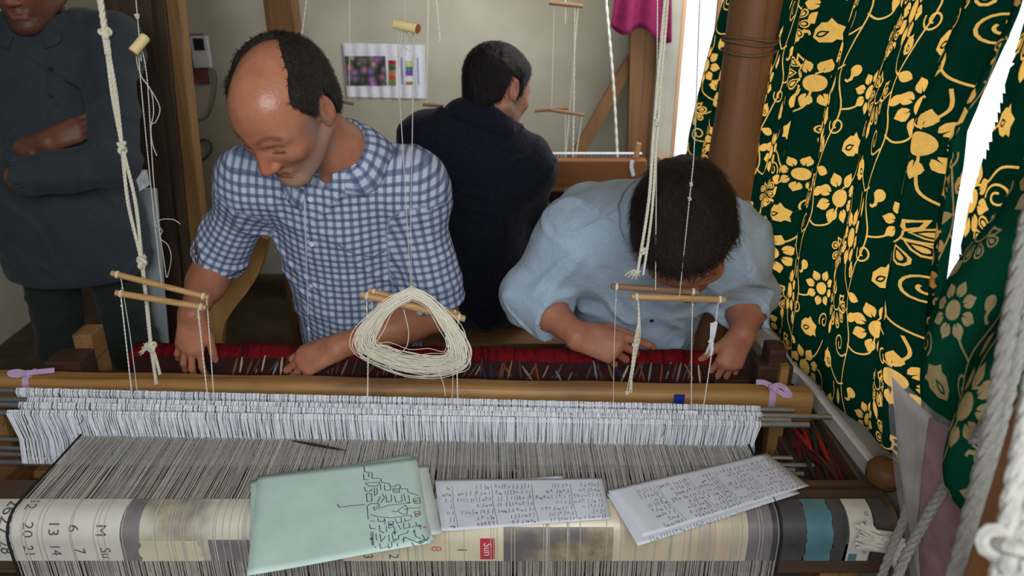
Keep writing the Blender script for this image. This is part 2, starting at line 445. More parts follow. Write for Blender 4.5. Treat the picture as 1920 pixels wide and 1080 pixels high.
pts = [at_y(x, y, YB - 0.008) for x, y in ((392, 128), (404, 136), (405, 160), (398, 200), (385, 222), (362, 224))]
tag(MB().tube(smooth_path(pts), 0.0035, 6).build('thin_cable', M_cable, None, 'auto', True), 'thin brown cable hanging in a curve below the thermostat', 'cable')
M_cable2 = mat_plain('dark blue cable', (60, 66, 78), 0.5)
pts = [at_y(x, y, YB - 0.01) for x, y in ((368, 268), (382, 262), (394, 268), (396, 282), (386, 296), (376, 304), (370, 330))]
tag(MB().tube(smooth_path(pts), 0.006, 6).build('coiled_cable', M_cable2, None, 'auto', True), 'dark blue looped cable on the rear wall beside the plaid sleeve', 'cable')
# magenta cloth hanging high by the plank upright
M_magenta = mat_noise('magenta cotton', (104, 16, 60), (124, 24, 74), 40, rough=0.9, bump=0.3)
nx, nz = 26, 12; V = []; Fc = []
for j in range(nz + 1):
    for i in range(nx + 1):
        s, t = i / nx, j / nz
        px = 1160 + 98 * s - 14 * t * (1 - s); py = -70 + t * (120 + 24 * s) + 10 * math.sin(s * 9) * t
        p = at_y(px, py, 3.30); V.append((p.x, 3.30 + 0.02 * math.sin(s * 16 + t), p.z))
for j in range(nz):
    for i in range(nx): k = j * (nx + 1) + i; Fc.append((k, k + 1, k + nx + 2, k + nx + 1))
o = mesh_obj('hanging_cloth', V, Fc, M_magenta, None, 'auto', True)
md = o.modifiers.new('thickness', 'SOLIDIFY'); md.thickness = 0.004
tag(o, 'magenta cloth hanging high up in front of the plank upright', 'cloth')
# pale board leaning behind the left post
M_pale = mat_noise('pale grey board', (150, 160, 166), (172, 180, 184), 5, rough=0.6, c3=(130, 138, 142))
A = at_y(262, 352, 2.30); B = at_y(286, 640, 2.24); d = (A - B) / (A.z - B.z); lo = A + d * (-A.z)
o = MB().beam(lo, A, 0.10, 0.02, up=(0, 1, 0)).build('pale_board', M_pale, None, lo)
tag(o, 'narrow pale grey board standing between the dark grey shirt and the post', 'board')
c = at_y(262, 352, 2.30)
o = MB().box((c.x - 0.025, 2.25, c.z), (c.x + 0.02, 2.33, c.z + 0.05), bev=0.004).build('small_carton', mat_plain('white and navy carton', (196, 202, 214), 0.6), None, c)
tag(o, 'small pale carton resting on top of the pale grey board', 'box')
# ================================================================== the loom in front
M_beam = mat_wood('varnished breast beam wood', (154, 110, 60), (176, 134, 82), (96, 62, 34), 0, scale=0.8, rough=0.42, stain=(84, 68, 60))
M_loomwood = mat_wood('loom timber', (128, 92, 54), (150, 112, 70), (84, 56, 32), 2, rough=0.6)
M_darkblock = mat_wood('dark stained block', (58, 38, 28), (74, 50, 36), (36, 24, 18), 0, rough=0.6)
M_thread_a = mat_noise('grey warp cotton', (166, 162, 154), (186, 182, 174), 90, rough=0.9, bump=0)
M_thread_b = mat_noise('pale warp cotton', (186, 182, 172), (202, 198, 190), 90, rough=0.9, bump=0)
M_thread_c = mat_noise('dull warp cotton', (140, 136, 128), (162, 158, 150), 90, rough=0.9, bump=0)
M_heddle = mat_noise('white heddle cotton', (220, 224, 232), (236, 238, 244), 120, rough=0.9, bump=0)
M_heddle2 = mat_noise('greyer heddle cotton', (190, 196, 208), (214, 219, 228), 120, rough=0.9, bump=0)  # greyer cotton for a random share of the heddles
M_rod = mat_plain('aluminium tube', (176, 178, 182), 0.32, metal=0.85, var=0.04)
M_black = mat_plain('black cord', (34, 32, 32), 0.8)
WZ = 0.720
BY0, BY1, BZ0, BZ1, BR = 1.062, 1.190, 0.590, 0.718, 0.042     # the warp beam's section
loom = empty('loom', (-0.2, 1.3, 0), 'wooden handloom strung with grey warp threads in front of the two weavers', 'loom')
# breast beam, rounded along its upper front edge
def rounded_bar(a, b, w, h, rf, mats, name, parent):
    """bar with a round upper front edge, a->b"""
    a = Vector(a); b = Vector(b); d = (b - a).normalized(); bk = Vector((-d.y, d.x, 0)); up = Vector((0, 0, 1))
    prof = [(w / 2, -h / 2), (w / 2, h / 2 - 0.006), (w / 2 - 0.006, h / 2)]
    for t in np.linspace(0, 1, 7):
        an = R(90 + 90 * t); prof.append((-w / 2 + rf + rf * math.cos(an), h / 2 - rf + rf * math.sin(an)))
    prof += [(-w / 2, -h / 2 + 0.012), (-w / 2 + 0.012, -h / 2)]
    n = 40; V = []; Fc = []; K = len(prof)
    for i in range(n + 1):
        c = a.lerp(b, i / n)
        for (y, z) in prof: V.append(c + bk * y + up * (z + 0.0015 * math.sin(i * 0.9)))
    for i in range(n):
        for j in range(K): Fc.append((i * K + j, i * K + (j + 1) % K, (i + 1) * K + (j + 1) % K, (i + 1) * K + j))
    Fc.append(tuple(range(K))); Fc.append(tuple(n * K + j for j in reversed(range(K))))
    return mesh_obj(name, V, Fc, mats, parent)
BBL, BBR = Vector((-1.16, 1.487, 0.730)), Vector((0.637, 1.424, 0.728))
rounded_bar(BBL, BBR, 0.046, 0.074, 0.016, M_beam, 'breast_beam', loom)
def on_beam(px):              # point of the breast beam's top front edge under a pixel column
    d = ray(px, 720); t = (px, )
    for Y in np.linspace(1.35, 1.55, 400):
        p = at_y(px, 720, Y); s = (p.x - BBL.x) / (BBR.x - BBL.x); yb = BBL.y + (BBR.y - BBL.y) * s
        if p.y >= yb - 0.023: return Vector((p.x, yb - 0.023, 0.767))
# warp beam, a rounded log
def beam_profile():
    pr = [(BY1, BZ0), (BY1, BZ1 - 0.012), (BY1 - 0.012, BZ1)]
    for t in np.linspace(0, 1, 10):
        an = R(90 + 90 * t); pr.append((BY0 + BR + BR * math.cos(an), BZ1 - BR + BR * math.sin(an)))
    pr += [(BY0, BZ0 + 0.015), (BY0 + 0.015, BZ0)]
    return pr
BX0, BX1 = -1.25, 0.675
pr = beam_profile(); V = []; Fc = []; K = len(pr)
for x in (BX0, BX1):
    for (y, z) in pr: V.append((x, y, z))
for j in range(K): Fc.append((j, K + j, K + (j + 1) % K, (j + 1) % K))
Fc.append(tuple(range(K))); Fc.append(tuple(K + j for j in reversed(range(K))))
M_log = mat_wood('dark warp beam log', (70, 54, 42), (92, 72, 56), (44, 32, 26), 0, rough=0.6)
wbeam = mesh_obj('warp_beam', V, Fc, M_log, loom)
def beam_pt(x, s, off=0.0):
    """a point on the warp beam: s = arc length from the back of the top face over the round edge down the front"""
    flat = BY1 - 0.012 - (BY0 + BR); arc = BR * math.pi / 2
    if s < flat: return Vector((x, BY1 - 0.012 - s, BZ1 + off))
    if s < flat + arc:
        an = math.pi / 2 + (s - flat) / BR
        return Vector((x, BY0 + BR + (BR + off) * math.cos(an), BZ1 - BR + (BR + off) * math.sin(an)))
    return Vector((x, BY0 - off, BZ1 - BR - (s - flat - arc)))
S_FLAT = BY1 - 0.012 - (BY0 + BR); S_ARC = S_FLAT + BR * math.pi / 2
def beam_s(py):
    """arc length on the beam under an image row (at mid width)"""
    best = None
    for s in np.linspace(0, 0.22, 441):
        p = beam_pt(0, s) - C0; q = 540 - F_PX * (p.y * _sp + p.z * _cp) / (p.y * _cp - p.z * _sp)
        if best is None or abs(q - py) < best[0]: best = (abs(q - py), s)
    return best[1]
def beam_xs(px, py):
    s = beam_s(py); p = beam_pt(0, s) - C0; dep = p.y * _cp - p.z * _sp
    return (px - 960) / F_PX * dep, s
def beam_patch(name, x0, x1, s0, s1, mat, off, parent, skew=0.0, nx=2, ragged=0.0):
    ns = max(3, int((s1 - s0) / 0.006)); V = []; Fc = []
    for j in range(ns + 1):
        for i in range(nx + 1):
            s = s0 + (s1 - s0) * j / ns; x = x0 + (x1 - x0) * i / nx + skew * j / ns
            if ragged and i in (0, nx): x += random.uniform(-ragged, ragged)
            V.append(beam_pt(x, s, off))
    for j in range(ns):
        for i in range(nx): k = j * (nx + 1) + i; Fc.append((k, k + nx + 1, k + nx + 2, k + 1))
    return mesh_obj(name, V, Fc, mat, parent, smooth=True)
def glossy(name, c1, c2, scale=10, rough=0.32, stretch=(1, 1, 1), c3=None):
    return mat_noise(name, c1, c2, scale, stretch, rough, 0.12, 0.001, 5, c3, 0.5)
M_cal_white = glossy('calendar paper', (206, 203, 192), (220, 217, 206), 14)
M_cal_cream = glossy('cream calendar paper', (206, 194, 164), (220, 209, 182), 14)
M_cal_violet = glossy('violet grey print', (122, 112, 116), (140, 130, 132), 20)
M_cal_collage = glossy('collage print', (190, 180, 154), (136, 126, 126), 24, c3=(206, 200, 184))
M_cal_brown = glossy('brown collage print', (120, 106, 88), (172, 158, 132), 46, c3=(112, 104, 106))
M_cal_beige = glossy('beige streaked print', (190, 174, 150), (214, 200, 172), 8, stretch=(6, 0.5, 0.5), c3=(176, 156, 146))
M_cal_grey = glossy('dark grey print', (60, 60, 62), (84, 84, 86), 16, c3=(50, 46, 48))
M_cal_teal = glossy('teal print', (74, 114, 124), (92, 134, 144), 22)
M_red_print = mat_plain('red printed box', (186, 66, 78), 0.4, var=0.05)
SA, SB = beam_s(938), beam_s(1049)
def strip(px0, px1, mat, name='calendar_sheet', off=0.0030, py0=None, py1=None, skew=0.0, ragged=0.0):
    s0 = SA if py0 is None else beam_s(py0); s1 = SB if py1 is None else beam_s(py1)
    x0 = beam_xs(px0, 1000)[0]; x1 = beam_xs(px1, 1000)[0]
    return beam_patch(name, x0, x1, s0, s1, mat, off, wbeam, skew, 6, ragged)
sh1 = strip(-140, 228, M_cal_white, skew=-0.004)
strip(228, 262, M_cal_violet)
sh2 = strip(262, 470, M_cal_collage)
strip(390, 468, M_cal_violet, off=0.0036, py0=1010)
strip(262, 375, M_cal_cream, off=0.0038, py0=1012, ragged=0.006)
strip(470, 700, M_cal_violet)
sh3 = strip(640, 948, M_cal_cream, off=0.0035)
sh4 = strip(944, 1150, M_cal_brown, off=0.0038, py0=988)
strip(944, 1150, M_cal_cream, off=0.0031, py1=988)
strip(1150, 1402, M_cal_beige, off=0.0033)
strip(1402, 1450, M_cal_violet, off=0.0029)
strip(1448, 1512, M_cal_grey); strip(1512, 1562, M_cal_teal, ragged=0.003); strip(1562, 1592, M_cal_grey)
sh5 = strip(1592, 1640, M_cal_white, skew=-0.006); strip(1640, 1668, M_cal_grey)
strip(1596, 1612, M_cal_teal, off=0.0035, py0=1036)
# printed numerals and words, laid on the beam
M_ink = mat_plain('grey printing ink', (92, 90, 90), 0.6, var=0.05)
M_ink_red = mat_plain('red printing ink', (196, 110, 110), 0.6, var=0.05)
M_ink_white = mat_plain('white lettering', (232, 214, 214), 0.6, var=0.02)
def text_mesh2d(s, size):
    cu = bpy.data.curves.new('glyphs', 'FONT'); cu.body = s; cu.size = size; cu.align_x = 'CENTER'; cu.align_y = 'CENTER'
    cu.resolution_u = 3
    ob = bpy.data.objects.new('glyphs', cu); COL.objects.link(ob)
    dg = bpy.context.evaluated_depsgraph_get(); me = bpy.data.meshes.new_from_object(ob.evaluated_get(dg))
    bm = bmesh.new(); bm.from_mesh(me)
    for k in range(-12, 13):
        for nrm in ((1, 0, 0), (0, 1, 0)):
            bmesh.ops.bisect_plane(bm, geom=bm.verts[:] + bm.edges[:] + bm.faces[:], plane_co=(k * 0.004, k * 0.004, 0), plane_no=nrm)
    bm.verts.index_update()
    out = ([(v.co.x, v.co.y) for v in bm.verts], [[v.index for v in f.verts] for f in bm.faces])
    bm.free(); COL.objects.unlink(ob); bpy.data.objects.remove(ob); bpy.data.curves.remove(cu); bpy.data.meshes.remove(me)
    return out
def beam_text(s, px, py, size, rot, mat, parent, off=0.0042, name='printed_numeral'):
    v2, f = text_mesh2d(s, size); x0, s0 = beam_xs(px, py); c, sn = math.cos(R(rot)), math.sin(R(rot))
    V = []
    for (a, b) in v2:
        a2, b2 = a * c - b * sn, a * sn + b * c
        V.append(beam_pt(x0 + a2, s0 - b2, off))
    return mesh_obj(name, V, f, mat, parent)
for s, px, py in (('26', 22, 953), ('27', 10, 985), ('28', 12, 1023), ('20', 53, 993), ('21', 56, 1030), ('12', 62, 948), ('13', 102, 990), ('14', 106, 1028),
                  ('6', 139, 990), ('7', 151, 1030), ('M', 190, 994), ('Su', 200, 1034)):
    beam_text(s, px, py, 0.026 if px > 30 else 0.032, -90, M_ink, sh1)
for s, px, py in (('3', 690, 1040), ('2', 738, 1040), ('1', 866, 1028)):
    beam_text(s, px, py, 0.024, -90, M_ink, sh3)
beam_text('8', 818, 1026, 0.026, -90, M_ink_red, sh3)
rb = strip(900, 928, M_red_print, 'red_box', 0.0040, 1007, 1046)
beam_text('Sun', 914, 1027, 0.020, -90, M_ink_white, rb, off=0.0046, name='lettering')
for k in range(5): beam_text('III', 1622 - k * 1, 965 + k * 17, 0.010, -90, M_ink, sh5)
# legs, rails, blocks
def leg(px, py, y, z1=0.735, w=0.04): 
    p = at_y(px, py, y); return MB().box((p.x - w / 2, y - w / 2, 0), (p.x + w / 2, y + w / 2, z1), bev=0.004).build('leg', M_loomwood, loom)
leg(8, 800, 1.47, 0.69); leg(1447, 830, 1.44, 0.69, 0.032)
for x in (-1.08, 0.60): MB().box((x - 0.035, 1.09, 0), (x + 0.035, 1.165, 0.59), bev=0.004).build('leg', M_loomwood, loom)
M_rail = mat_wood('loom rail timber', (120, 86, 52), (142, 106, 68), (78, 52, 32), 1, rough=0.6)
for x in (-1.08, 0.60): MB().box((x - 0.02, 1.165, 0.555), (x + 0.02, 1.60, 0.612), bev=0.003).build('side_rail', M_rail, loom)
p0 = at_y(-40, 884, 1.42); p1 = at_y(112, 886, 1.42)
MB().box((p0.x - 0.1, 1.41, p0.z - 0.012), (p1.x, 1.435, p0.z + 0.008), bev=0.002).build('cross_rail', M_beam, loom)
# notched dark block and peg at the right end, small blocks at the left end
p = at_y(1447, 690, 1.50); x = p.x
mb = MB(); mb.box((x - 0.038, 1.475, 0.735), (x + 0.040, 1.53, 0.792), bev=0.006); mb.box((x - 0.018, 1.475, 0.785), (x + 0.020, 1.53, 0.832), bev=0.008)
mb.build('notched_block', M_darkblock, loom)
p = at_y(1468, 705, 1.47)
MB().box((p.x - 0.009, 1.462, 0.75), (p.x + 0.009, 1.48, 0.80), bev=0.002).build('peg', M_beam, loom)
p = at_y(133, 688, 1.56); MB().box((p.x - 0.04, 1.53, 0.70), (p.x + 0.04, 1.60, 0.772), bev=0.004).build('end_block', M_darkblock, loom)
p = at_y(168, 655, 1.62); MB().box((p.x - 0.022, 1.60, 0.68), (p.x + 0.022, 1.66, 0.805), bev=0.004).build('end_peg', M_rail, loom)
# the bar below the cloth that carries both end blocks
MB().box((-1.16, 1.555, 0.655), (0.62, 1.60, 0.712), bev=0.004).build('cloth_beam', M_darkblock, loom)

# warp: hundreds of threads, over the beam and down its front
X0, X1 = -0.870, 0.466
N = 880; V = []; Fc = []; MI = []
prof = [(1.575, 0.745), (1.47, 0.690), (1.40, 0.712), (1.33, WZ), (1.22, WZ + 0.001)]
prof_n = len(prof)
bm_s = np.concatenate([np.linspace(S_FLAT * 0.3, S_FLAT, 3), np.linspace(S_FLAT, S_ARC, 6)[1:], [S_ARC + 0.05, S_ARC + 0.10]])
xs = np.linspace(X0, X1, N) + rng.normal(0, 0.0008, N)
clump = np.cumsum(rng.normal(0, 0.0004, N)); clump -= np.linspace(0, clump[-1], N); xs2 = xs + np.clip(clump, -0.006, 0.006) + rng.normal(0, 0.0009, N)
for i in range(N):
    r_ = 0.00070 + 0.00030 * rng.random(); over = rng.random() < 0.10; hgt = 0.0007 * rng.random() - (0.0045 if i % 2 else 0.0)
    xb, xh = xs2[i], xs[i]
    if over: r_ *= 0.7
    pts = []
    for k, (y, z) in enumerate(prof):
        t = min(1.0, max(0.0, (1.34 - y) / 0.16)); dz = hgt * (1 - t) if k > 1 else 0
        pts.append((xh * (1 - t) + xb * t, y, z + dz))
    for s in bm_s:
        q = beam_pt(xb, s, 0.0052 if over else 0.0008); pts.append(tuple(q))
    q = pts[-1]; pts.append((xb + rng.normal(0, 0.002), q[1] + 0.004, q[2] - 0.13))
    P = np.array(pts); T = np.gradient(P, axis=0); T /= np.linalg.norm(T, axis=1)[:, None]
    B = np.stack([np.zeros(len(P)), -T[:, 2], T[:, 1]], 1); b0 = len(V)
    for k in range(len(P)):
        V.append(P[k] + np.array([-r_, 0, 0])); V.append(P[k] + B[k] * r_ * 1.1); V.append(P[k] + np.array([r_, 0, 0]))
    mi = 1 if over else int(rng.choice(3, p=(0.5, 0.25, 0.25)))
    for k in range(len(P) - 1):
        a = b0 + 3 * k
        Fc.append((a, a + 1, a + 4, a + 3)); Fc.append((a + 1, a + 2, a + 5, a + 4)); MI += [mi, mi]
        if k < 4: Fc.append((a + 2, a, a + 3, a + 5)); MI.append(mi)
mesh_obj('warp_threads', np.array(V), Fc, [M_thread_a, M_thread_b, M_thread_c], loom, mat_idx=MI, kind='stuff')
# thick dark selvedge cords at both edges of the warp
for x, xb in ((X0 - 0.004, X0 - 0.006), (X1 + 0.004, X1 + 0.002)):
    pts = [(x, y, z + 0.002) for y, z in prof[2:]] + [tuple(beam_pt(xb, s, 0.0055)) for s in bm_s]
    pts.append((xb, pts[-1][1], pts[-1][2] - 0.12))
    MB().tube(pts, 0.0024, 6).build('selvedge_cord', M_black, loom, smooth=True)

# ---------------------------------------------------------------- heddle shafts
shafts = []
rods = [  # top rod left px, right px, bottom rod row left / right, heddles from / to px
    ((-90, 730), (1488, 769), (-90, 822), (1485, 859), 36, 1424),
    ((-110, 747), (1558, 782), (-110, 838), (1525, 873), 58, 1430),
    ((-100, 757), (1482, 788), (-100, 850), (1490, 881), 40, 1420),
    ((-95, 773), (1517, 797), (-95, 866), (1506, 889), 17, 1425)]
names = ('nearest the wooden breast beam', 'second from the wooden breast beam', 'third from the wooden breast beam', 'farthest from the wooden breast beam')
ZR = 0.768
for k, (tl, tr, bl, br, hx0, hx1) in enumerate(rods):
    A = at_z(*tl, ZR); B = at_z(*tr, ZR)
    A2 = at_y(*bl, A.y); B2 = at_y(*br, B.y); zb = (A2.z + B2.z) / 2
    A2 = Vector((A.x, A.y, A2.z)); B2 = Vector((at_y(*br, B.y).x, B.y, B2.z))
    sh = empty('heddle_shaft', (A + B) / 2 * 1.0, 'heddle shaft of white cotton heddles on metal rods, ' + names[k], 'heddle shaft', 'heddle shafts of the loom')
    rt = 0.0058
    MB().tube([A, B], rt, 14).build('top_rod', M_rod, sh, smooth=False)
    MB().tube([A2, B2], rt * 0.9, 12).build('bottom_rod', M_rod, sh)
    n = 620; V = []; Fc = []; MI = []
    tx0 = at_z(hx0, tl[1], ZR).x; tx1 = at_z(hx1, tr[1], ZR).x
    for i in range(n):
        x = tx0 + (tx1 - tx0) * (i + 0.5) / n + rng.normal(0, 0.0008)
        t = (x - A.x) / (B.x - A.x); y = A.y + (B.y - A.y) * t; zt = A.z
        t2 = (x - A2.x) / (B2.x - A2.x); z0 = A2.z + (B2.z - A2.z) * t2
        r_ = 0.0010 + 0.0003 * rng.random(); loop = 0.0012 + 0.0016 * abs(math.sin(i * 0.13 + k)) * rng.random()
        ro = rt + r_ * 0.6; sag = rng.normal(0, 0.0016) + (0.006 if t < 0.5 else -0.006) * abs(2 * (i / n) - 1) ** 6
        pts = [(x, y + ro, zt - 0.012), (x, y + ro * 0.8, zt + ro * 0.5), (x, y, zt + ro + loop), (x, y - ro, zt + 0.001), (x + sag * 0.4, y - ro * 0.8, zt - 0.02),
               (x + sag, y - 0.002 + rng.normal(0, 0.001), (zt + z0) / 2), (x + sag * 0.3, y - ro, z0 + 0.004), (x, y, z0 - ro), (x, y + ro, z0 + 0.01)]
        b0 = len(V)
        for q in pts: V += [(q[0] - r_, q[1], q[2]), (q[0], q[1] - r_ * (1 if q[1] <= y + 1e-6 else -1), q[2] + 0.0), (q[0] + r_, q[1], q[2])]
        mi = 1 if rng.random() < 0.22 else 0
        for q in range(len(pts) - 1):
            a = b0 + 3 * q; Fc += [(a, a + 3, a + 4, a + 1), (a + 1, a + 4, a + 5, a + 2), (a + 2, a + 5, a + 3, a)]; MI += [mi] * 3
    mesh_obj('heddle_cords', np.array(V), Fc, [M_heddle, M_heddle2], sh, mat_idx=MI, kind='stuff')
    # short dark marker threads tied on
    for q in range(5):
        x = tx0 + (tx1 - tx0) * random.random(); t = (x - A.x) / (B.x - A.x); y = A.y + (B.y - A.y) * t - rt - 0.003
        pts = [(x, y, ZR + 0.004), (x + random.uniform(-.004, .004), y - 0.002, ZR - 0.006), (x + random.uniform(-.012, .012), y - 0.002, ZR - 0.018 - 0.014 * random.random())]
        MB().tube(smooth_path(pts, 4), 0.0006, 4).build('marker_thread', M_black, sh)
    shafts.append((A, B))
def rod_pt(k, px):             # point on a top rod under an image column
    A, B = shafts[k]; t0, t1 = 0.0, 1.0
    for _ in range(40):
        t = (t0 + t1) / 2; p = A.lerp(B, t) - C0
        if 960 + F_PX * p.x / (p.y * _cp - p.z * _sp) < px: t0 = t
        else: t1 = t
    return A.lerp(B, t)

# ---------------------------------------------------------------- red cloth and bobbins
M_redcloth = NT('red woven shawl cloth')
v = M_redcloth.coord('Object', (1, 1, 1)); f1 = M_redcloth.noise(v, 60, 3); f2 = M_redcloth.noise(M_redcloth.coord('Object', (30, 3, 3)), 3.0, 3, lo=0.5, hi=0.62)
M_redcloth.base(M_redcloth.mix(f2, M_redcloth.mix(f1, lin((92, 12, 18)), lin((116, 18, 26))), lin((66, 9, 16))))
M_redcloth.rough(0.95); M_redcloth.spec(0.1); M_redcloth.bump(f1, 0.6, 0.002)
M_rededge = mat_noise('dark patterned edge', (36, 12, 13), (54, 17, 18), 90, rough=0.95, c3=(28, 18, 16))
rc = empty('woven_shawl', (-0.2, 1.575, 0.70), 'red woven shawl cloth rolled on the beam under the weavers\' hands', 'cloth')
def cloth_y(x): return 1.577 - (x + 0.2) * 0.030
n = 90; V = []; Fc = []; xa, xb = at_z(228, 690, 0.75).x, at_z(1352, 690, 0.75).x
m_ = 16
for i in range(n + 1):
    x = xa + (xb - xa) * i / n; yc = cloth_y(x); rr_ = 0.036 + 0.0015 * math.sin(i * 0.7) + 0.001 * math.sin(i * 1.9)
    e = min(1.0, min(i, n - i) / 2.0 + 0.55)
    for j in range(m_):
        a = 2 * math.pi * j / m_; V.append((x, yc + rr_ * e * math.cos(a), 0.748 + rr_ * e * math.sin(a)))
for i in range(n):
    for j in range(m_): Fc.append((i * m_ + j, i * m_ + (j + 1) % m_, (i + 1) * m_ + (j + 1) % m_, (i + 1) * m_ + j))
Fc.append(tuple(range(m_))); Fc.append(tuple(n * m_ + j for j in reversed(range(m_))))
mesh_obj('cloth_roll', V, Fc, M_redcloth.mat, rc, smooth=True)
V = []; Fc = []
for i in range(n + 1):
    x = xa + 0.02 + (xb - xa - 0.04) * i / n; yc = cloth_y(x)
    for (dy, z) in ((-0.030, 0.768), (-0.039, 0.752), (-0.046, 0.738), (-0.055, 0.728)): V.append((x, yc + dy + 0.001 * math.sin(i * 2.1), z))
for i in range(n):
    for j in range(3): k = i * 4 + j; Fc.append((k, k + 4, k + 5, k + 1))
o = mesh_obj('patterned_edge', V, Fc, M_rededge, rc); md = o.modifiers.new('t', 'SOLIDIFY'); md.thickness = 0.003
# bobbins: little tapered sticks hanging along the cloth's edge
M_bob = [mat_plain('pale bobbin wood', (176, 158, 128), 0.6), mat_plain('tan bobbin wood', (120, 88, 56), 0.6), mat_plain('grey bobbin yarn', (120, 120, 126), 0.9),
         mat_plain('blue bobbin yarn', (34, 42, 76), 0.9), mat_plain('brown bobbin wood', (70, 44, 30), 0.6), mat_plain('orange bobbin yarn', (120, 60, 36), 0.9)]
kinds = ('pale wooden', 'tan wooden', 'grey yarn wound', 'blue yarn wound', 'brown wooden', 'orange yarn wound')
protos = []
for k in range(6):
    V, Fc = tube_geo([(0, 0, 0), (0, 0, 0.010), (0, 0, 0.026), (0, 0, 0.034), (0, 0, 0.044)], [0.0007, 0.0026, 0.0030, 0.0022, 0.0012], 6)
    me = bpy.data.meshes.new('bobbin'); me.from_pydata([tuple(p) for p in V], [], Fc); me.materials.append(M_bob[k]); protos.append(me)
nb = 84
for i in range(nb):
    px = 392 + (1336 - 392) * (i + random.uniform(-.3, .3)) / nb
    if 330 < px < 385 or 1330 < px: continue
    k = random.choice((0, 1, 1, 2, 3, 4, 4, 4, 5))
    x = at_z(px, 700, 0.775).x; yc = cloth_y(x)
    o = bpy.data.objects.new('bobbin', protos[k]); COL.objects.link(o)
    o.location = (x, yc - 0.052 + random.uniform(-.003, .003), 0.734 + random.uniform(-.004, .004))
    o.rotation_euler = (R(random.uniform(-38, -14)), R(random.uniform(5, 40) * (1 if px < 900 else random.choice((1, -1)))), 0)
    tag(o, kinds[k] + ' bobbin tucked along the edge of the red shawl', 'bobbin', 'bobbins along the shawl edge')

# ---------------------------------------------------------------- ribbons, tape, needle
M_lilac = mat_plain('lilac ribbon', (190, 160, 196), 0.75, var=0.06)
def ribbon(mb, pts, w, nrm=(0, -1, 0.4), k=6, thick=0.0012):
    P = smooth_path(pts, k); n = Vector(nrm).normalized(); V = []; Fc = []
    for i, p in enumerate(P):
        t = (P[min(i + 1, len(P) - 1)] - P[max(i - 1, 0)]).normalized(); s = t.cross(n)
        s = s.normalized() if s.length > 1e-4 else Vector((1, 0, 0)); nn = s.cross(t).normalized()
        for a, b in ((-1, -1), (1, -1), (1, 1), (-1, 1)): V.append(p + s * a * w / 2 + nn * b * thick / 2)
    for i in range(len(P) - 1):
        for j in range(4): Fc.append((i * 4 + j, i * 4 + (j + 1) % 4, i * 4 + 4 + (j + 1) % 4, i * 4 + 4 + j))
    Fc.append((3, 2, 1, 0)); L = (len(P) - 1) * 4; Fc.append((L, L + 1, L + 2, L + 3))
    mb.add(V, Fc); return mb
def beam_bow(px, label, tails):
    c = on_beam(px); f = c.y; bk = f + 0.05; x = c.x
    rt = empty('ribbon_bow', (x, f, 0.767), label, 'ribbon', 'lilac ribbons on the breast beam')
    mb = MB(); ribbon(mb, [(x - 0.001, f - 0.002, 0.688), (x, f - 0.0025, 0.73), (x + 0.001, f + 0.002, 0.764), (x + 0.002, f + 0.014, 0.7695), (x + 0.004, bk - 0.006, 0.769)], 0.014)
    mb.build('band', M_lilac, rt)
    knot(MB(), (x, f + 0.012, 0.776), 0.006, 0, 3).build('knot', M_lilac, rt, smooth=True)
    for t in tails:
        mb = MB(); ribbon(mb, [Vector((x, f + 0.012, 0.777)) + Vector(q) for q in t], 0.011, nrm=(0, -0.8, 0.6)); mb.build('tail' if len(t) < 5 else 'loop', M_lilac, rt)
beam_bow(47, 'lilac ribbon with a long straight tail tied round the breast beam',
         [[(0, 0, 0), (0.03, 0.004, 0.002), (0.06, 0.006, 0.004)], [(0, 0, 0), (-0.018, 0.0, 0.004), (-0.036, 0.0, 0.0), (-0.02, -0.002, -0.004), (0, 0, 0)]])
beam_bow(1452, 'lilac ribbon bow tied round the breast beam beside the notched block and peg',
         [[(0, 0, 0), (0.02, 0, 0.002), (0.036, -0.012, -0.012), (0.024, -0.014, -0.012), (0, -0.004, 0)], [(0, 0, 0), (-0.014, 0.01, 0.004), (-0.028, 0.018, 0.0)]])
c = on_beam(1276)
o = MB().box((c.x - 0.0115, c.y - 0.0012, 0.737), (c.x + 0.0115, c.y + 0.0002, 0.761), bev=0.0003).build('tape_piece', mat_plain('blue tape', (32, 52, 146), 0.45, var=0.05), None, (c.x, c.y, 0.737))
tag(o, 'small square of blue tape stuck on the front of the breast beam', 'tape')
a, b = at_z(547, 826, WZ + 0.004), at_z(650, 845, WZ + 0.004)
pts = [a.lerp(b, t) for t in np.linspace(0, 1, 7)]
o = MB().tube(pts, [0.0009, 0.0022, 0.003, 0.0031, 0.0027, 0.002, 0.0006], 8).build('bone_needle', mat_plain('dark horn', (48, 42, 42), 0.35), None, 'auto', True)
tag(o, 'dark tapered needle lying loose across the grey warp', 'needle')

# ---------------------------------------------------------------- papers on the warp
PZ = WZ + 0.0045
def sheet(name, corners, z, mat, parent=None, label=None, wav=0.0006, n=16, drop=0.0, group=None, tk=0.0005):
    """corners as pixels TL TR BR BL"""
    c = [at_z(x, y, z) for x, y in corners]; V = []; Fc = []
    for j in range(n + 1):
        for i in range(n + 1):
            s, t = i / n, j / n
            p = c[0].lerp(c[1], s).lerp(c[3].lerp(c[2], s), t)
            V.append((p.x, p.y, z + wav * math.sin(s * 7 + t * 3) - drop * max(0, (1.085 - p.y) / 0.1) ** 2))
    for j in range(n):
        for i in range(n): k = j * (n + 1) + i; Fc.append((k, k + n + 1, k + n + 2, k + 1))
    o = mesh_obj(name, V, Fc, mat, parent, None if parent is not None else 'auto', True)
    md = o.modifiers.new('thickness', 'SOLIDIFY'); md.thickness = tk; md.offset = 1
    if label: tag(o, label, 'paper', group)
    return o
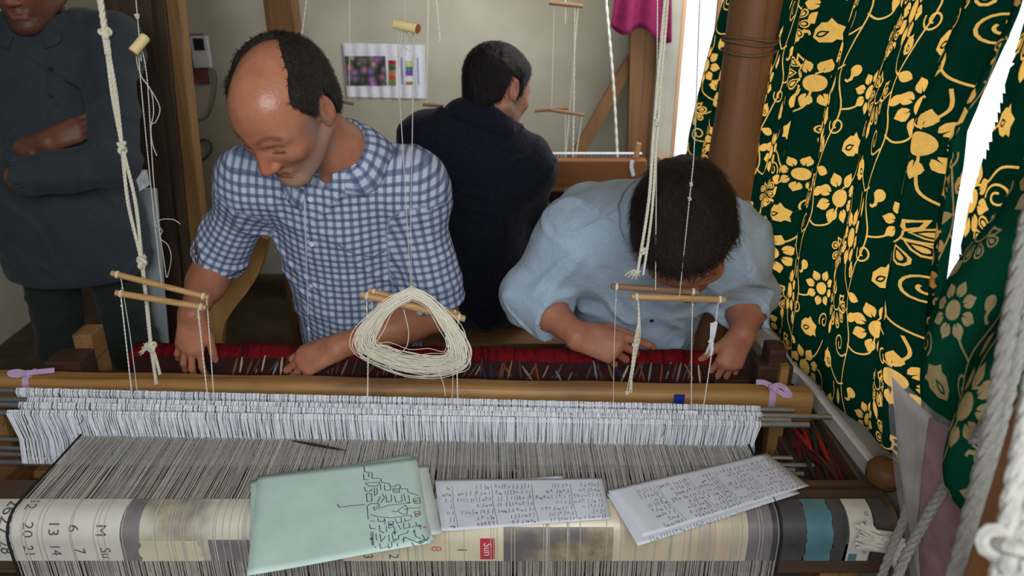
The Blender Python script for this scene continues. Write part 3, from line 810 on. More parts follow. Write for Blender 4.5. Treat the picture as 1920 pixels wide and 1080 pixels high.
def mat_paper(name, c, grid=None, rough=0.75):
    m = NT(name); v = m.coord('Object'); f = m.noise(v, 14, 4)
    col = m.mix(f, lin(tuple(x * 0.96 for x in c)), lin(tuple(min(255, x * 1.03) for x in c)))
    if grid:
        sp = m.n('ShaderNodeSeparateXYZ'); mp = m.coord('Object', (1, 1, 1), (0, 0, R(grid[2]))); m.l(mp, sp.inputs[0]); g = None
        for ax in (0, 1):
            fr = m.math('FRACT', m.math('MULTIPLY', sp.outputs[ax], 1.0 / grid[0])); l_ = m.math('LESS_THAN', fr, 0.05)
            g = l_ if g is None else m.math('MAXIMUM', g, l_)
        col = m.mix(m.math('MULTIPLY', g, 0.35), col, lin(grid[1]))
    m.base(col); m.rough(rough); m.bump(f, 0.15, 0.001); return m.mat
M_green = mat_paper('pale green graph paper', (202, 228, 219), (0.0052, (140, 186, 172), 4))
M_white_paper = mat_paper('white note paper', (218, 222, 232))
M_grey_paper = mat_paper('greyish tracing paper', (206, 214, 212))
M_pen = mat_plain('dark pen ink', (38, 48, 64), 0.6); M_pen_blue = mat_plain('blue pen ink', (78, 86, 136), 0.6)
M_pen_brown = mat_plain('brown pen ink', (92, 76, 88), 0.6)
def ink(name, strokes, z, w, mat, parent):
    """pixel polylines drawn as flat pen strokes"""
    mb = MB()
    for st in strokes:
        P = [at_z(x, y, z) for x, y in st]
        for a, b in zip(P, P[1:]):
            d = b - a
            if d.length < 1e-6: continue
            d.normalize(); s = Vector((-d.y, d.x, 0)) * w / 2; e = d * w * 0.3
            mb.add([a - s - e, b - s + e, b + s + e, a + s - e], [(0, 1, 2, 3)])
    return mb.build(name, mat, parent)
# sheets under the drawing
s0 = sheet('tracing_sheet', [(520, 905), (802, 872), (828, 1000), (540, 1050)], PZ, M_grey_paper, drop=0.0, label='greyish sheet peeping out under the pale green graph sheets')
s1 = sheet('graph_sheet', [(470, 902), (767, 852), (812, 1012), (470, 1066)], PZ + 0.0012, M_green, label='pale green graph sheet underneath the one with the drawing', drop=0.0)
s2 = sheet('pattern_drawing', [(483, 893), (781, 858), (808, 1018), (463, 1080)], PZ + 0.0024, M_green, label='pale green graph sheet with an inked stepped carpet motif', drop=0.0)
def Z(pts): return [(440 + x / 4.155, 820 + y / 4.155) for x, y in pts]
dr = [
 [(1005,218),(1012,265)], [(1005,268),(1072,278),(1070,318),(1140,322),(1142,350),(1205,362),(1210,380),(1250,385),(1262,368),(1288,372),(1290,398),(1345,402),(1352,428),(1432,452)],
 [(1003,285),(1008,330),(1040,332)], [(1042,282),(1046,310)], [(1015,355),(1130,350),(1112,378),(1050,382),(1020,362)], [(1012,388),(1018,420),(1065,418),(1066,400)],
 [(1088,392),(1090,452)],[(1108,395),(1112,440),(1090,452)], [(1135,365),(1140,412)], [(1165,372),(1170,412),(1215,412),(1212,388)], [(1232,400),(1236,428),(1284,428),(1282,400),(1232,400)], [(1240,412),(1275,415)],
 [(1028,440),(1030,500),(1070,495),(1066,440),(1030,436)], [(1135,460),(1112,510)], [(1150,440),(1168,470),(1140,508)], [(1178,450),(1186,505),(1222,498),(1220,448)], [(1245,455),(1256,505),(1304,500),(1300,450)], [(1318,440),(1330,500)], [(1352,450),(1366,512),(1340,505)],
 [(1390,480),(1440,472),(1446,512),(1400,514),(1390,480)], [(1030,538),(1060,515),(1120,516),(1126,540),(1080,545),(1090,565),(1200,528),(1366,512)], [(1032,540),(1040,640)], [(1270,572),(1330,528),(1350,560),(1340,600),(1300,596),(1270,572)], [(1350,552),(1452,548)], [(1225,575),(1262,580)],
 [(1060,600),(1110,618),(1220,628),(1310,614),(1370,604),(1380,626)], [(1400,580),(1440,574),(1446,606),(1412,620),(1400,580)],
 [(1060,650),(1090,655)], [(1115,630),(1120,655),(1160,655),(1168,632)], [(1170,640),(1172,676)], [(1198,660),(1202,708),(1236,700),(1234,655),(1198,656)], [(1212,672),(1222,690)], [(1250,635),(1262,668),(1300,660),(1296,625)], [(1322,632),(1330,655),(1372,640)],
 [(1050,680),(1058,712),(1095,710)], [(1125,685),(1132,730),(1165,745)], [(1180,690),(1184,735)], [(1245,700),(1250,760)], [(1270,680),(1296,715)], [(1315,660),(1320,712),(1366,700),(1356,668)], [(1380,700),(1420,690),(1410,660)], [(1440,680),(1450,712)],
 [(1062,738),(1072,838)], [(1076,738),(1080,840)], [(1100,750),(1106,800)], [(1132,755),(1140,812),(1176,770)], [(1200,760),(1206,812)], [(1225,750),(1236,800),(1280,790),(1276,766),(1320,750),(1345,745),(1352,725)],
 [(1090,850),(1100,860)], [(1130,826),(1136,866),(1190,850)], [(1195,830),(1200,864),(1226,850),(1220,820),(1262,796)], [(1270,850),(1266,826)], [(1305,800),(1330,780),(1450,830),(1512,780)], [(1390,740),(1400,720),(1408,770),(1450,790)], [(1462,760),(1480,790),(1440,820)], [(1318,776),(1316,820)],
 [(800,520),(812,545),(1010,522)], [(1380,820),(1400,850)]]
ink('drawn_motif', [Z(s) for s in dr], PZ + 0.0040, 0.0013, M_pen, s2)
rd = random.Random(5)
for col, pts in (((196, 96, 104), [(1412, 496), (1424, 598), (1480, 700)]), ((150, 180, 70), [(1330, 562)]), ((52, 130, 122), [(1448, 812), (1490, 800), (1440, 690)]), ((70, 84, 150), [(1215, 680), (1066, 790), (1245, 740)])):
    mb = MB()
    for (x, y) in pts:
        a = at_z(*Z([(x, y)])[0], PZ + 0.0042); mb.add([a + Vector((dx, dy, 0)) for dx, dy in ((-.003, -.0022), (.003, -.0018), (.0028, .0024), (-.0026, .002))], [(0, 1, 2, 3)])
    mb.build('coloured_mark', mat_plain('crayon %d' % col[0], col, 0.8), s2)
# the two middle note sheets and the two right ones, covered in pattern code
def script_rows(corners, cols, rows, seed, dens=1.0, skip=()):
    """rows of tiny pen marks between ruled column lines, in the sheet's own frame"""
    rd = random.Random(seed); out = []; lines = []
    def at(s, t):
        a = [corners[0][i] + (corners[1][i] - corners[0][i]) * s for i in (0, 1)]; b = [corners[3][i] + (corners[2][i] - corners[3][i]) * s for i in (0, 1)]
        return (a[0] + (b[0] - a[0]) * t, a[1] + (b[1] - a[1]) * t)
    for c0, c1 in zip(cols, cols[1:]):
        lines.append([at(c1 + 0.004 * math.sin(9 * t), t) for t in np.linspace(0.12, 0.94, 7)])
        for r_ in range(rows):
            t = 0.16 + 0.76 * r_ / max(1, rows - 1); s = c1 - 0.012; lim = c0 + (c1 - c0) * rd.choice((0.05, 0.05, 0.3, 0.5))
            while s > lim + 0.01:
                w = rd.uniform(0.008, 0.02); h = 0.26 / rows + rd.uniform(-.01, .02); kind = rd.random()
                tt = t + rd.uniform(-.01, .01)
                if kind < 0.3: out.append([at(s, tt - h), at(s - w * .3, tt + h)])
                elif kind < 0.6: out.append([at(s, tt - h), at(s - w * .5, tt - h * .2), at(s - w * .1, tt + h * .4), at(s - w, tt + h)])
                elif kind < 0.8: out.append([at(s, tt), at(s - w * .3, tt + h * .8), at(s - w * .7, tt - h * .2), at(s - w, tt + h * .7)])
                else: out.append([at(s, tt - h * .2), at(s - w * .6, tt - h), at(s - w * .8, tt + h * .2), at(s - w * .2, tt + h * .6)])
                s -= w + rd.uniform(0.004, 0.012) / dens
    return out, lines
CM = [(815, 900), (1128, 896), (1146, 973), (828, 996)]
n0 = sheet('note_sheet', [(900, 902), (1053, 891), (1080, 960), (905, 965)], PZ, M_white_paper, label='white note sheet mostly hidden under the one with ruled columns of code')
st, ln = script_rows([(900, 902), (1053, 891), (1080, 960), (905, 965)], (0.2, 0.95), 9, 4); ink('handwriting', st[:24], PZ + 0.0012, 0.0005, M_pen, n0)
n1 = sheet('note_sheet', CM, PZ + 0.0013, M_white_paper, label='white note sheet with four ruled column lines of blue pen code beside the green sheets')
st, ln = script_rows(CM, (0.03, 0.095, 0.33, 0.57, 0.80, 0.985), 7, 11); ink('handwriting', st, PZ + 0.0027, 0.0008, M_pen_blue, n1); ink('column_rule', ln[:4], PZ + 0.0027, 0.0007, M_pen_blue, n1)
CR0 = [(1137, 925), (1420, 862), (1500, 925), (1196, 1024)]; CR = [(1139, 920), (1437, 850), (1517, 911), (1206, 1006)]
n2 = sheet('note_sheet', CR0, PZ, M_white_paper, label='white note sheet lying under the slanted code sheet at the warp edge', drop=0.0)
st, ln = script_rows([(1180, 985), (1480, 915), (1500, 930), (1196, 1022)], (0.02, 0.9), 2, 9); ink('handwriting', st, PZ + 0.0012, 0.0006, M_pen_blue, n2)
n3 = sheet('note_sheet', CR, PZ + 0.0016, M_white_paper, label='white note sheet slanted toward the metal rods, filled with brown pen code', drop=0.0)
st, ln = script_rows(CR, (0.13, 0.27, 0.47, 0.62, 0.80, 0.985), 8, 21, 1.3); ink('handwriting', st, PZ + 0.0031, 0.0008, M_pen_brown, n3); ink('column_rule', ln[:4], PZ + 0.0031, 0.0005, M_pen_brown, n3)
# ================================================================== hanging gear over the loom
M_stick = mat_wood('pale lever wood', (176, 134, 84), (198, 156, 104), (130, 92, 52), 0, rough=0.5)
M_stick_dark = mat_wood('brown lever wood', (124, 92, 66), (146, 112, 82), (84, 58, 40), 0, rough=0.6)
M_cord = mat_noise('white cotton cord', (214, 208, 192), (232, 228, 216), 300, rough=0.95, bump=0.4, bdist=0.0005)
M_cord_thin = mat_noise('thin twine', (176, 172, 162), (204, 201, 192), 300, rough=0.95, bump=0)
M_rope = mat_noise('cream cotton rope', (204, 196, 174), (224, 218, 200), 220, rough=0.95, bump=0.5, bdist=0.0008)
M_rope_grey = mat_noise('off white thick rope', (164, 162, 154), (188, 186, 178), 160, rough=0.95, bump=0.6, bdist=0.001)
CEIL = 2.55
def up_to_ceiling(a, b):
    """continue the line b->a upward to the ceiling"""
    d = (a - b); return a + d * ((CEIL - a.z) / d.z)
def lever(p0, p1, y, r, label, drops, group, mat=M_stick, taper=0.9):
    a = at_y(*p0, y); b = at_y(*p1, y)
    rt = empty('heddle_lever', (a + b) / 2, label, 'lever', group)
    pts = [a.lerp(b, t) for t in np.linspace(0, 1, 7)]
    MB().tube(pts, [r * 0.93, r, r * 1.02, r, r * 0.98, r * 0.96, r * taper], 12).build('stick', mat, rt, smooth=False)
    d = (b - a).normalized()
    for f in (0.06, 0.94):                       # lashings near both ends
        c = a.lerp(b, f); u = d.orthogonal().normalized(); w = d.cross(u)
        mb = MB()
        for q in (-1, 0, 1):
            ring = [c + d * q * 0.0016 + (u * math.cos(t) + w * math.sin(t)) * (r + 0.0006) for t in np.linspace(0, 2 * math.pi, 14, endpoint=False)]
            mb.tube(ring, 0.0008, 5, closed=True)
        mb.build('lashing', M_cord, rt)
    for (f, shaft, px, thick) in drops:
        c = a.lerp(b, f); q = rod_pt(shaft, px)
        mid = c.lerp(q, 0.5) + Vector((random.uniform(-.002, .002), 0, 0))
        mb = MB(); rope(mb, [c + Vector((0, 0, -r)), mid, q + Vector((0, 0, 0.004))], thick, 2, thick * 12, 5)
        knot(mb, c.lerp(q, 0.10), thick * 1.5, 0, int(px)); mb.build('drop_cord', M_cord, rt)
    return a, b
G = 'wooden levers above the heddles'
lever((209, 512), (392, 558), 1.372, 0.0060, 'upper of two slanting wooden levers above the wrist with the thick rope', [(0.09, 0, 258, 0.0010), (0.97, 1, 402, 0.0013)], G)
lever((217, 549), (387, 577), 1.345, 0.0062, 'lower of two slanting wooden levers above the wrist with the thick rope', [(0.05, 3, 252, 0.0014), (0.90, 2, 392, 0.0016)], G)
lever((676, 552), (872, 598), 1.340, 0.0070, 'wooden lever carrying the skein of white yarn', [(0.055, 3, 690, 0.0012), (0.93, 3, 859, 0.0013)], G)
lever((690, 545), (862, 590), 1.368, 0.0062, 'wooden lever half hidden behind the one carrying the skein', [(0.05, 0, 688, 0.0008), (0.93, 1, 847, 0.0009)], G)
lever((1146, 537), (1309, 548), 1.312, 0.0060, 'darker wooden lever with two cords, just below the bowed dark-haired head', [(0.06, 0, 1150, 0.0007), (0.94, 1, 1296, 0.0012)], G, M_stick_dark, 1.0)
lever((1183, 556), (1360, 562), 1.288, 0.0060, 'straight wooden lever with frayed cords in front of the pale blue shirt', [(0.93, 3, 1314, 0.0012)], G, M_stick, 1.0)
# tangled doubled cord of the last lever
mb = MB()
for k in range(4):
    o_ = random.uniform(-.003, .003)
    pts = [at_y(1196, 560, 1.286), at_y(1197 + k, 600, 1.286), at_y(1190 + 3 * k, 640, 1.284 + o_), at_y(1184 + 2 * k - 6 * (k == 3), 690, 1.282), at_y(1180 + (k % 2) * 4 - 9 * (k == 3), 736, 1.29)]
    rope(mb, pts, 0.0016 if k < 3 else 0.0009, 2, 0.018, 5)
knot(mb, at_y(1191, 648, 1.284), 0.004, 0, 2); knot(mb, at_y(1176, 737, 1.288), 0.003, 0, 5)
tag(mb.build('tangled_cord', M_rope, None, 'auto'), 'tangled bundle of knotted cord hanging from the straight wooden lever', 'cord')
# torn plastic strip tied on the lever's right cord
M_film = NT('clear plastic film')
fz = M_film.noise(M_film.coord('Object', (1, 1, 0.35)), 34, 4); M_film.base(M_film.mix(fz, (0.80, 0.82, 0.86, 1), (0.9, 0.9, 0.92, 1))); M_film.rough(0.16); M_film.spec(0.7); M_film.bump(fz, 0.8, 0.008)
_tr = M_film.n('ShaderNodeBsdfTransparent'); _mx = M_film.n('ShaderNodeMixShader'); _mx.inputs[0].default_value = 0.13
M_film.l(_tr.outputs[0], _mx.inputs[1]); M_film.l(M_film.b.outputs[0], _mx.inputs[2]); M_film.l(_mx.outputs[0], M_film.out.inputs['Surface'])
mb = MB()
for k in range(8):
    c = at_y(1334, 640, 1.284); e = at_y(1340 + random.uniform(-5, 8), 606 + random.uniform(-3, 8), 1.284) if k < 4 else at_y(1334 + random.uniform(-12, 8), 664 + random.uniform(-8, 8), 1.284)
    ribbon(mb, [c, c.lerp(e, .5) + Vector((random.uniform(-.003, .003), -.004, 0)), e], 0.008 if k < 4 else 0.005, nrm=(random.uniform(-.8, .8), -1, 0.2), k=4, thick=0.0004)
knot(mb, at_y(1333, 642, 1.282), 0.004, 0, 4)
M_white_film = mat_plain('milky plastic strip', (214, 218, 224), 0.3, var=0.05)
tag(mb.build('plastic_strip', M_white_film, None, 'auto'), 'crumpled milky plastic strip tied to the cord of the straight lever', 'plastic strip')

# ---- suspension cords
def cord_thing(name, label, cat, paths, r, mat, strands=2, lay=None, knots=(), kr=None, group=None):
    mb = MB()
    for p in paths: rope(mb, p, r, strands, lay or r * 10, 5)
    for i, c in enumerate(knots): knot(mb, c, kr or r * 1.6, 0, i + 3)
    return tag(mb.build(name, mat, None, 'auto'), label, cat, group)
def toggle(p0, p1, y, r, label):
    a = at_y(*p0, y); b = at_y(*p1, y - 0.02)
    rt = empty('wooden_toggle', (a + b) / 2, label, 'toggle')
    d = (b - a).normalized(); pts = [a, a + d * 0.002, a.lerp(b, .5), b - d * 0.0015, b]
    MB().tube(pts, [r * .8, r, r, r, r * .93], 14).build('peeled_stick', mat_noise('peeled pale stick', (206, 186, 130), (222, 204, 152), 50, rough=0.6), rt)
    V, Fc = tube_geo([b, b + d * 0.0012], [r * .93, r * .9], 14)
    mesh_obj('cut_end', V, Fc, mat_plain('reddish cut end', (150, 92, 58), 0.7), rt)
    return a, b
Y2 = 1.355
toggle((274, 68), (249, 98), Y2, 0.0085, 'pale peeled stick toggle in the cord beside the left hand rope')
toggle((739, 44), (783, 54), Y2, 0.0085, 'pale peeled stick toggle hanging in front of the rear wall near the printout')
t1 = at_y(262, 80, Y2); e1 = at_y(255, 0, Y2)
cord_thing('hanging_twine', 'thin twine from the ceiling through the toggle beside the post down to two slanting levers', 'cord',
           [[up_to_ceiling(e1, t1), e1, t1], [t1, at_y(262, 130, Y2), at_y(283, 350, Y2), at_y(303, 535, 1.345)], [t1, at_y(276, 150, Y2), at_y(290, 360, Y2), at_y(312, 520, 1.372)]],
           0.0011, M_cord_thin, knots=[at_y(257, 30, Y2), t1 + Vector((0, -.009, -.006))], kr=0.003)
cord_thing('loose_thread', 'curly loose white threads dangling below the toggle beside the post', 'thread',
           [[t1, at_y(256, 110, Y2), at_y(266, 145, Y2), at_y(283, 170, Y2), at_y(288, 210, Y2), at_y(283, 240, Y2), at_y(286, 270, Y2), at_y(294, 292, Y2)],
            [at_y(266, 145, Y2), at_y(290, 180, Y2), at_y(300, 205, Y2), at_y(292, 228, Y2), at_y(284, 232, Y2)]], 0.0010, M_cord_thin)
cord_thing('loose_thread', 'curly loose thread ends sticking out above the slanting levers', 'thread',
           [[at_y(288, 418, Y2), at_y(306, 411, Y2), at_y(326, 412, Y2), at_y(338, 420, Y2)], [at_y(289, 420, Y2), at_y(304, 432, Y2), at_y(300, 446, Y2), at_y(315, 460, Y2), at_y(321, 484, Y2), at_y(314, 520, 1.37)]], 0.0009, M_cord_thin)
t2 = at_y(760, 49, Y2); e2 = at_y(760, 0, Y2)
cord_thing('hanging_twine', 'thin twine from the ceiling through the toggle near the printout down to the skein', 'cord',
           [[up_to_ceiling(e2, t2), e2, t2], [t2, at_y(747, 70, Y2), at_y(748, 170, Y2), at_y(753, 240, Y2), at_y(771, 552, 1.345)], [t2, at_y(775, 64, Y2), at_y(774, 170, Y2), at_y(773, 260, Y2), at_y(770, 420, Y2), at_y(773, 560, 1.37)],
            [t2, at_y(752, 80, Y2), at_y(772, 100, Y2), at_y(774, 118, Y2)], [t2, at_y(764, 76, Y2), at_y(750, 96, Y2), at_y(748, 122, Y2)]], 0.0010, M_cord_thin)
e3 = at_y(1233, 0, 1.30); f3 = at_y(1229, 544, 1.305)
cord_thing('hanging_twine', 'straight white twine from the ceiling to the darker lever by the bowed head', 'cord', [[up_to_ceiling(e3, f3), e3, f3]], 0.0011, M_cord)
e4 = at_y(1312, 0, 1.28); f4 = at_y(1274, 556, 1.285)
cord_thing('hanging_twine', 'knotted grey twine crossing the dark hair down to the straight lever', 'cord', [[up_to_ceiling(e4, at_y(1302, 270, 1.28)), e4, at_y(1302, 270, 1.28), at_y(1292, 380, 1.27), f4]], 0.0012, M_cord_thin,
           knots=[at_y(1296, 345, 1.27), at_y(1293, 372, 1.27)], kr=0.0026)
# cream doubled rope with frayed end, right of centre
mb = MB()
e5 = at_y(1247, 0, 1.29)
pa5 = [at_y(1224, 270, 1.288), at_y(1216, 380, 1.282), at_y(1195, 512, 1.282)]
rope(mb, [up_to_ceiling(e5, pa5[0]), e5, at_y(1236, 120, 1.288)] + pa5, 0.0030, 3, 0.02)
rope(mb, [up_to_ceiling(at_y(1252, 0, 1.295), at_y(1232, 270, 1.29)), at_y(1252, 0, 1.295), at_y(1240, 150, 1.292), at_y(1231, 270, 1.29), at_y(1222, 400, 1.284), at_y(1206, 515, 1.282)], 0.0026, 3, 0.02)
knot(mb, at_y(1232, 228, 1.286), 0.0045, 0, 9); knot(mb, at_y(1205, 470, 1.28), 0.005, 0, 8)
for k in range(16):
    c = at_y(random.uniform(1188, 1202), 508, 1.281); e = c + Vector((random.uniform(-.022, .006), random.uniform(-.006, .006), random.uniform(-.016, -.002)))
    mb.tube(smooth_path([c, c.lerp(e, .5) + Vector((0, 0, .004)), e], 3), 0.0008, 4)
tag(mb.build('cream_rope', M_rope, None, 'auto'), 'cream twisted double rope with a frayed knot beside the bowed head', 'rope')
# the long knotted rope on the left
mb = MB(); YL = 1.405
q0 = at_y(188, 0, YL); q1 = at_y(197, 62, YL); q2 = at_y(229, 276, YL); q3 = at_y(266, 490, YL); q4 = at_y(283, 650, YL); q5 = at_y(293, 720, YL)
rope(mb, [up_to_ceiling(q0, q1) , q0, q1], 0.0060, 3, 0.036)
for dx in (-5, 5): rope(mb, [q1, at_y(213 + dx * .7, 170, YL), q2], 0.0036, 3, 0.024)
for dx in (-7, 7): rope(mb, [q2, at_y(247 + dx, 380, YL), q3], 0.0036, 3, 0.024)
rope(mb, [q3, at_y(274, 560, YL), q4], 0.0042, 3, 0.026)
rope(mb, [q4, q4.lerp(q5, .5), q5], 0.0038, 3, 0.024); rope(mb, [q4, at_y(291, 668, YL), at_y(300, 702, YL)], 0.0036, 3, 0.024)
for c, r_ in ((q1, .0075), (q2, .0085), (q3, .010), (q4, .008)): knot(mb, c, r_, 0, int(c.z * 100))
for k in range(18):
    c = at_y(281, 655, YL - .006); e = c + Vector((random.uniform(-.024, .004), random.uniform(-.012, .004), random.uniform(-.014, .012)))
    mb.tube(smooth_path([c, c.lerp(e, .5) + Vector((0, 0, .004)), e], 3), 0.0009, 4)
tag(mb.build('knotted_rope', M_rope, None, 'auto'), 'long cream knotted rope hanging past the dark grey shirt down to the breast beam', 'rope')

# ---- the skein of yarn over the middle lever
M_yarn = mat_noise('undyed cotton yarn', (222, 214, 194), (238, 232, 216), 200, rough=0.95, bump=0)
mb = MB(); rd = random.Random(3)
ctl = [(772, 549), (730, 572), (692, 618), (686, 648), (712, 664), (764, 682), (818, 684), (856, 676), (860, 648), (842, 612), (806, 566)]
Yk = 1.318
for k in range(96):
    w = rd.gauss(0, 1); dpt = rd.gauss(0, 0.006); pts = []
    for i, (x, y) in enumerate(ctl):
        cx, cy = x - 778, y - 622; f = 1 + 0.10 * w + rd.gauss(0, 0.045)
        if i == 0 or i == 10 or i == 1: f = 1 + 0.06 * w + rd.gauss(0, 0.02)
        pts.append(at_y(778 + cx * f, 622 + cy * f + (3 * w if i in (4, 5, 6) else 0), Yk + dpt + (0.004 if i in (0,) else 0)))
    P = smooth_path(pts + [pts[0]], 4)[:-1]; mb.tube(P, 0.00075, 3, closed=True)
for pts in ([(683, 640), (672, 655), (680, 672), (700, 668), (706, 655)], [(757, 580), (766, 620), (764, 645), (756, 658)], [(838, 604), (858, 614), (872, 628), (866, 640)], [(815, 686), (824, 700), (832, 722), (835, 742)], [(845, 690), (866, 690)]):
    mb.tube(smooth_path([at_y(x, y, Yk - 0.004) for x, y in pts], 5), 0.0008, 4)
tag(mb.build('yarn_skein', M_yarn, None, 'auto'), 'open skein of undyed white yarn looped over the wooden lever', 'yarn')

# ================================================================== the second loom by the back wall
M_beam2 = mat_wood('red brown loom beam', (128, 80, 44), (146, 96, 56), (92, 56, 30), 0, rough=0.5)
L2 = empty('rear_loom', (0.0, 3.0, 0), 'second handloom with red brown beam and white warp by the rear wall', 'loom')
a = at_y(1212, 326, 2.90); zt = at_y(1120, 301, 2.90).z; zb_ = at_y(1120, 352, 2.90).z
MB().box((-0.95, 2.90, zb_), (a.x, 2.95, zt), bev=0.006).build('breast_beam', M_beam2, L2)
pw = at_y(1082, 300, 2.97)
nv = 90; mb = MB()
for i in range(nv):
    x = -0.8 + (a.x - 0.02 + 0.8) * i / (nv - 1); mb.beam((x, 2.955, zt + 0.012), (x, 2.985, zt + 0.010), 0.0165, 0.003, bev=0); mb.beam((x, 2.985, zt + 0.010), (x, 3.56, zt - 0.36), 0.004, 0.003, bev=0)
o = mb.build('warp_threads', M_heddle, L2); o['kind'] = 'stuff'
MB().box((-0.95, 3.55, zt - 0.45), (0.57, 3.63, zt - 0.35), bev=0.006).build('warp_beam', M_beam2, L2)
for x in (-0.9, a.x - 0.06):
    MB().box((x - 0.03, 2.91, 0), (x + 0.03, 2.945, zb_), bev=0.004).build('leg', M_timber, L2)
    MB().box((x - 0.03, 3.57, 0), (x + 0.03, 3.61, zt - 0.45), bev=0.004).build('leg', M_timber, L2)
p = at_y(1194, 285, 2.925); MB().beam(at_y(1190, 305, 2.925), at_y(1198, 268, 2.925), 0.018, 0.018, up=(0, 1, 0), bev=0.002).build('peg', M_stick, L2)
mb = MB()
c = at_y(1188, 320, 2.893); ribbon(mb, [at_y(1186, 300, 2.896), at_y(1184, 312, 2.893), at_y(1188, 330, 2.893)], 0.014); mb.build('band', M_heddle, L2)
o = MB().box((-0.9, 2.90, zb_ - 0.11), (at_y(1100, 380, 2.9).x, 2.93, zb_ - 0.02), bev=0.012).build('rolled_cloth', M_rededge, L2)
# its levers and cords
G2 = 'levers of the rear loom'
def lever2(p0, p1, y, r, label, cords):
    a = at_y(*p0, y); b = at_y(*p1, y); rt = empty('heddle_lever', (a + b) / 2, label, 'lever', G2)
    MB().tube([a, a.lerp(b, .5), b], [r, r, r * .9], 8).build('stick', M_stick_dark, rt)
    for (px0, py0, px1, py1, th) in cords:
        s = at_y(px0, py0, y); e = at_y(px1, py1, y + 0.02)
        mb = MB(); rope(mb, [s, s.lerp(e, .5), e], th, 2, th * 14, 4); mb.build('drop_cord', M_cord, rt)
def ceil_end(px, py, px2, py2, y):
    p, q = at_y(px, py, y), at_y(px2, py2, y); return up_to_ceiling(p, q)
lever2((1030, 5), (1093, 12), 3.02, 0.008, 'small dark lever high above the rear loom', [(1039, 8, 1034, 205, 0.0016), (1084, 12, 1060, 300, 0.0026), (1078, 10, 1074, 302, 0.0032)])
lever2((1002, 208), (1066, 203), 3.02, 0.007, 'dark lever of a crossed pair above the rear loom beam, tilted up', [(1060, 206, 1060, 302, 0.0026)])
lever2((1030, 206), (1096, 216), 3.00, 0.007, 'dark lever of a crossed pair above the rear loom beam, tilted down', [(1092, 216, 1078, 304, 0.0028)])
lever2((793, 196), (832, 199), 3.02, 0.007, 'upper short stick jutting out beside the navy jacket\'s collar', [(800, 197, 803, -60, 0.002)])
lever2((793, 210), (832, 208), 3.02, 0.007, 'lower short stick jutting out beside the navy jacket\'s collar', [(797, 210, 800, 196, 0.002)])
lever2((620, 186), (664, 195), 3.02, 0.007, 'brown stick jutting out behind the balding man\'s ear', [(655, 194, 656, -400, 0.0014)])
def cord2(label, pts, y, r):
    P = [at_y(px, py, y) for px, py in pts]; P = [up_to_ceiling(P[0], P[1])] + P
    mb = MB(); rope(mb, P, r, 2, r * 14, 4); tag(mb.build('hanging_twine', M_cord, None, 'auto'), label, 'cord')
cord2('white doubled cord slanting past the diagonal brace to the rear loom', [(1136, 0), (1150, 160), (1158, 300)], 3.1, 0.006)
cord2('thin white cord hanging down to the printed sheet on the rear wall', [(818, 0), (824, 70), (822, 76)], 3.55, 0.003)
cord2('cord pair hanging beside the orange brown post above the balding head', [(574, 0), (566, 60), (560, 90)], 3.05, 0.003)
cord2('cord from the ceiling holding the small dark lever', [(1060, 0), (1060, 8)], 3.02, 0.002)

# ================================================================== seats
M_bench = mat_wood('worn bench wood', (116, 84, 54), (136, 102, 68), (78, 54, 34), 0, rough=0.6)
def bench(label, x0, x1, y0, y1, z, mat=M_bench):
    b = empty('bench', ((x0 + x1) / 2, (y0 + y1) / 2, 0), label, 'bench')
    MB().box((x0, y0, z - 0.045), (x1, y1, z), bev=0.005).build('seat', mat, b)
    for x in (x0 + 0.08, x1 - 0.08):
        for y in (y0 + 0.05, y1 - 0.05): MB().box((x - 0.025, y - 0.025, 0), (x + 0.025, y + 0.025, z - 0.045), bev=0.003).build('leg', mat, b)
bench('long low bench under the two weavers facing the loom', -0.68, 0.46, 1.76, 2.04, 0.43)
bench('brown bench under the man in the navy jacket', -0.62, 0.36, 2.20, 2.52, 0.47)
# bent wooden piece behind the plaid sleeve
M_bent = mat_wood('bent honey wood', (168, 124, 70), (186, 142, 88), (120, 84, 46), 2, rough=0.5)
pts = [at_y(x, y, 1.93) for x, y in ((486, 440), (474, 490), (452, 530), (424, 566), (404, 606), (400, 680), (402, 760))]
pts.append(Vector((pts[-1].x + 0.02, 1.93, 0.0)))
P = smooth_path(pts, 6); mb = MB(); ribbon(mb, P, 0.055, nrm=(0, -1, 0), k=2, thick=0.028)
tag(mb.build('bent_wood_prop', M_bent, None, (P[-1].x, P[-1].y, 0)), 'curved honey coloured wooden prop standing behind the plaid sleeve', 'prop')
# ================================================================== curtains with the printed flower pattern
def leaf(c, L, w, rot, n=7):
    pts = []
    for i in range(n): t = i / (n - 1); pts.append((t * L, w * math.sin(math.pi * t ** 0.8)))
    for i in range(n - 2, 0, -1): t = i / (n - 1); pts.append((t * L, -w * math.sin(math.pi * t ** 0.8)))
    cs, sn = math.cos(rot), math.sin(rot); return [(c[0] + x * cs - y * sn, c[1] + x * sn + y * cs) for x, y in pts]
def disc(c, r, n=18): return [(c[0] + r * math.cos(2 * math.pi * i / n), c[1] + r * math.sin(2 * math.pi * i / n)) for i in range(n)]
def xf(pts, c, rot, sc=1.0):
    cs, sn = math.cos(rot) * sc, math.sin(rot) * sc; return [(c[0] + x * cs - y * sn, c[1] + x * sn + y * cs) for x, y in pts]
def line_poly(P, w):
    L, Rr = [], []
    for i in range(len(P)):
        a = P[max(i - 1, 0)]; b = P[min(i + 1, len(P) - 1)]; dx, dy = b[0] - a[0], b[1] - a[1]; l = math.hypot(dx, dy) or 1
        nx, ny = -dy / l * w / 2, dx / l * w / 2; L.append((P[i][0] + nx, P[i][1] + ny)); Rr.append((P[i][0] - nx, P[i][1] - ny))
    return L + Rr[::-1]
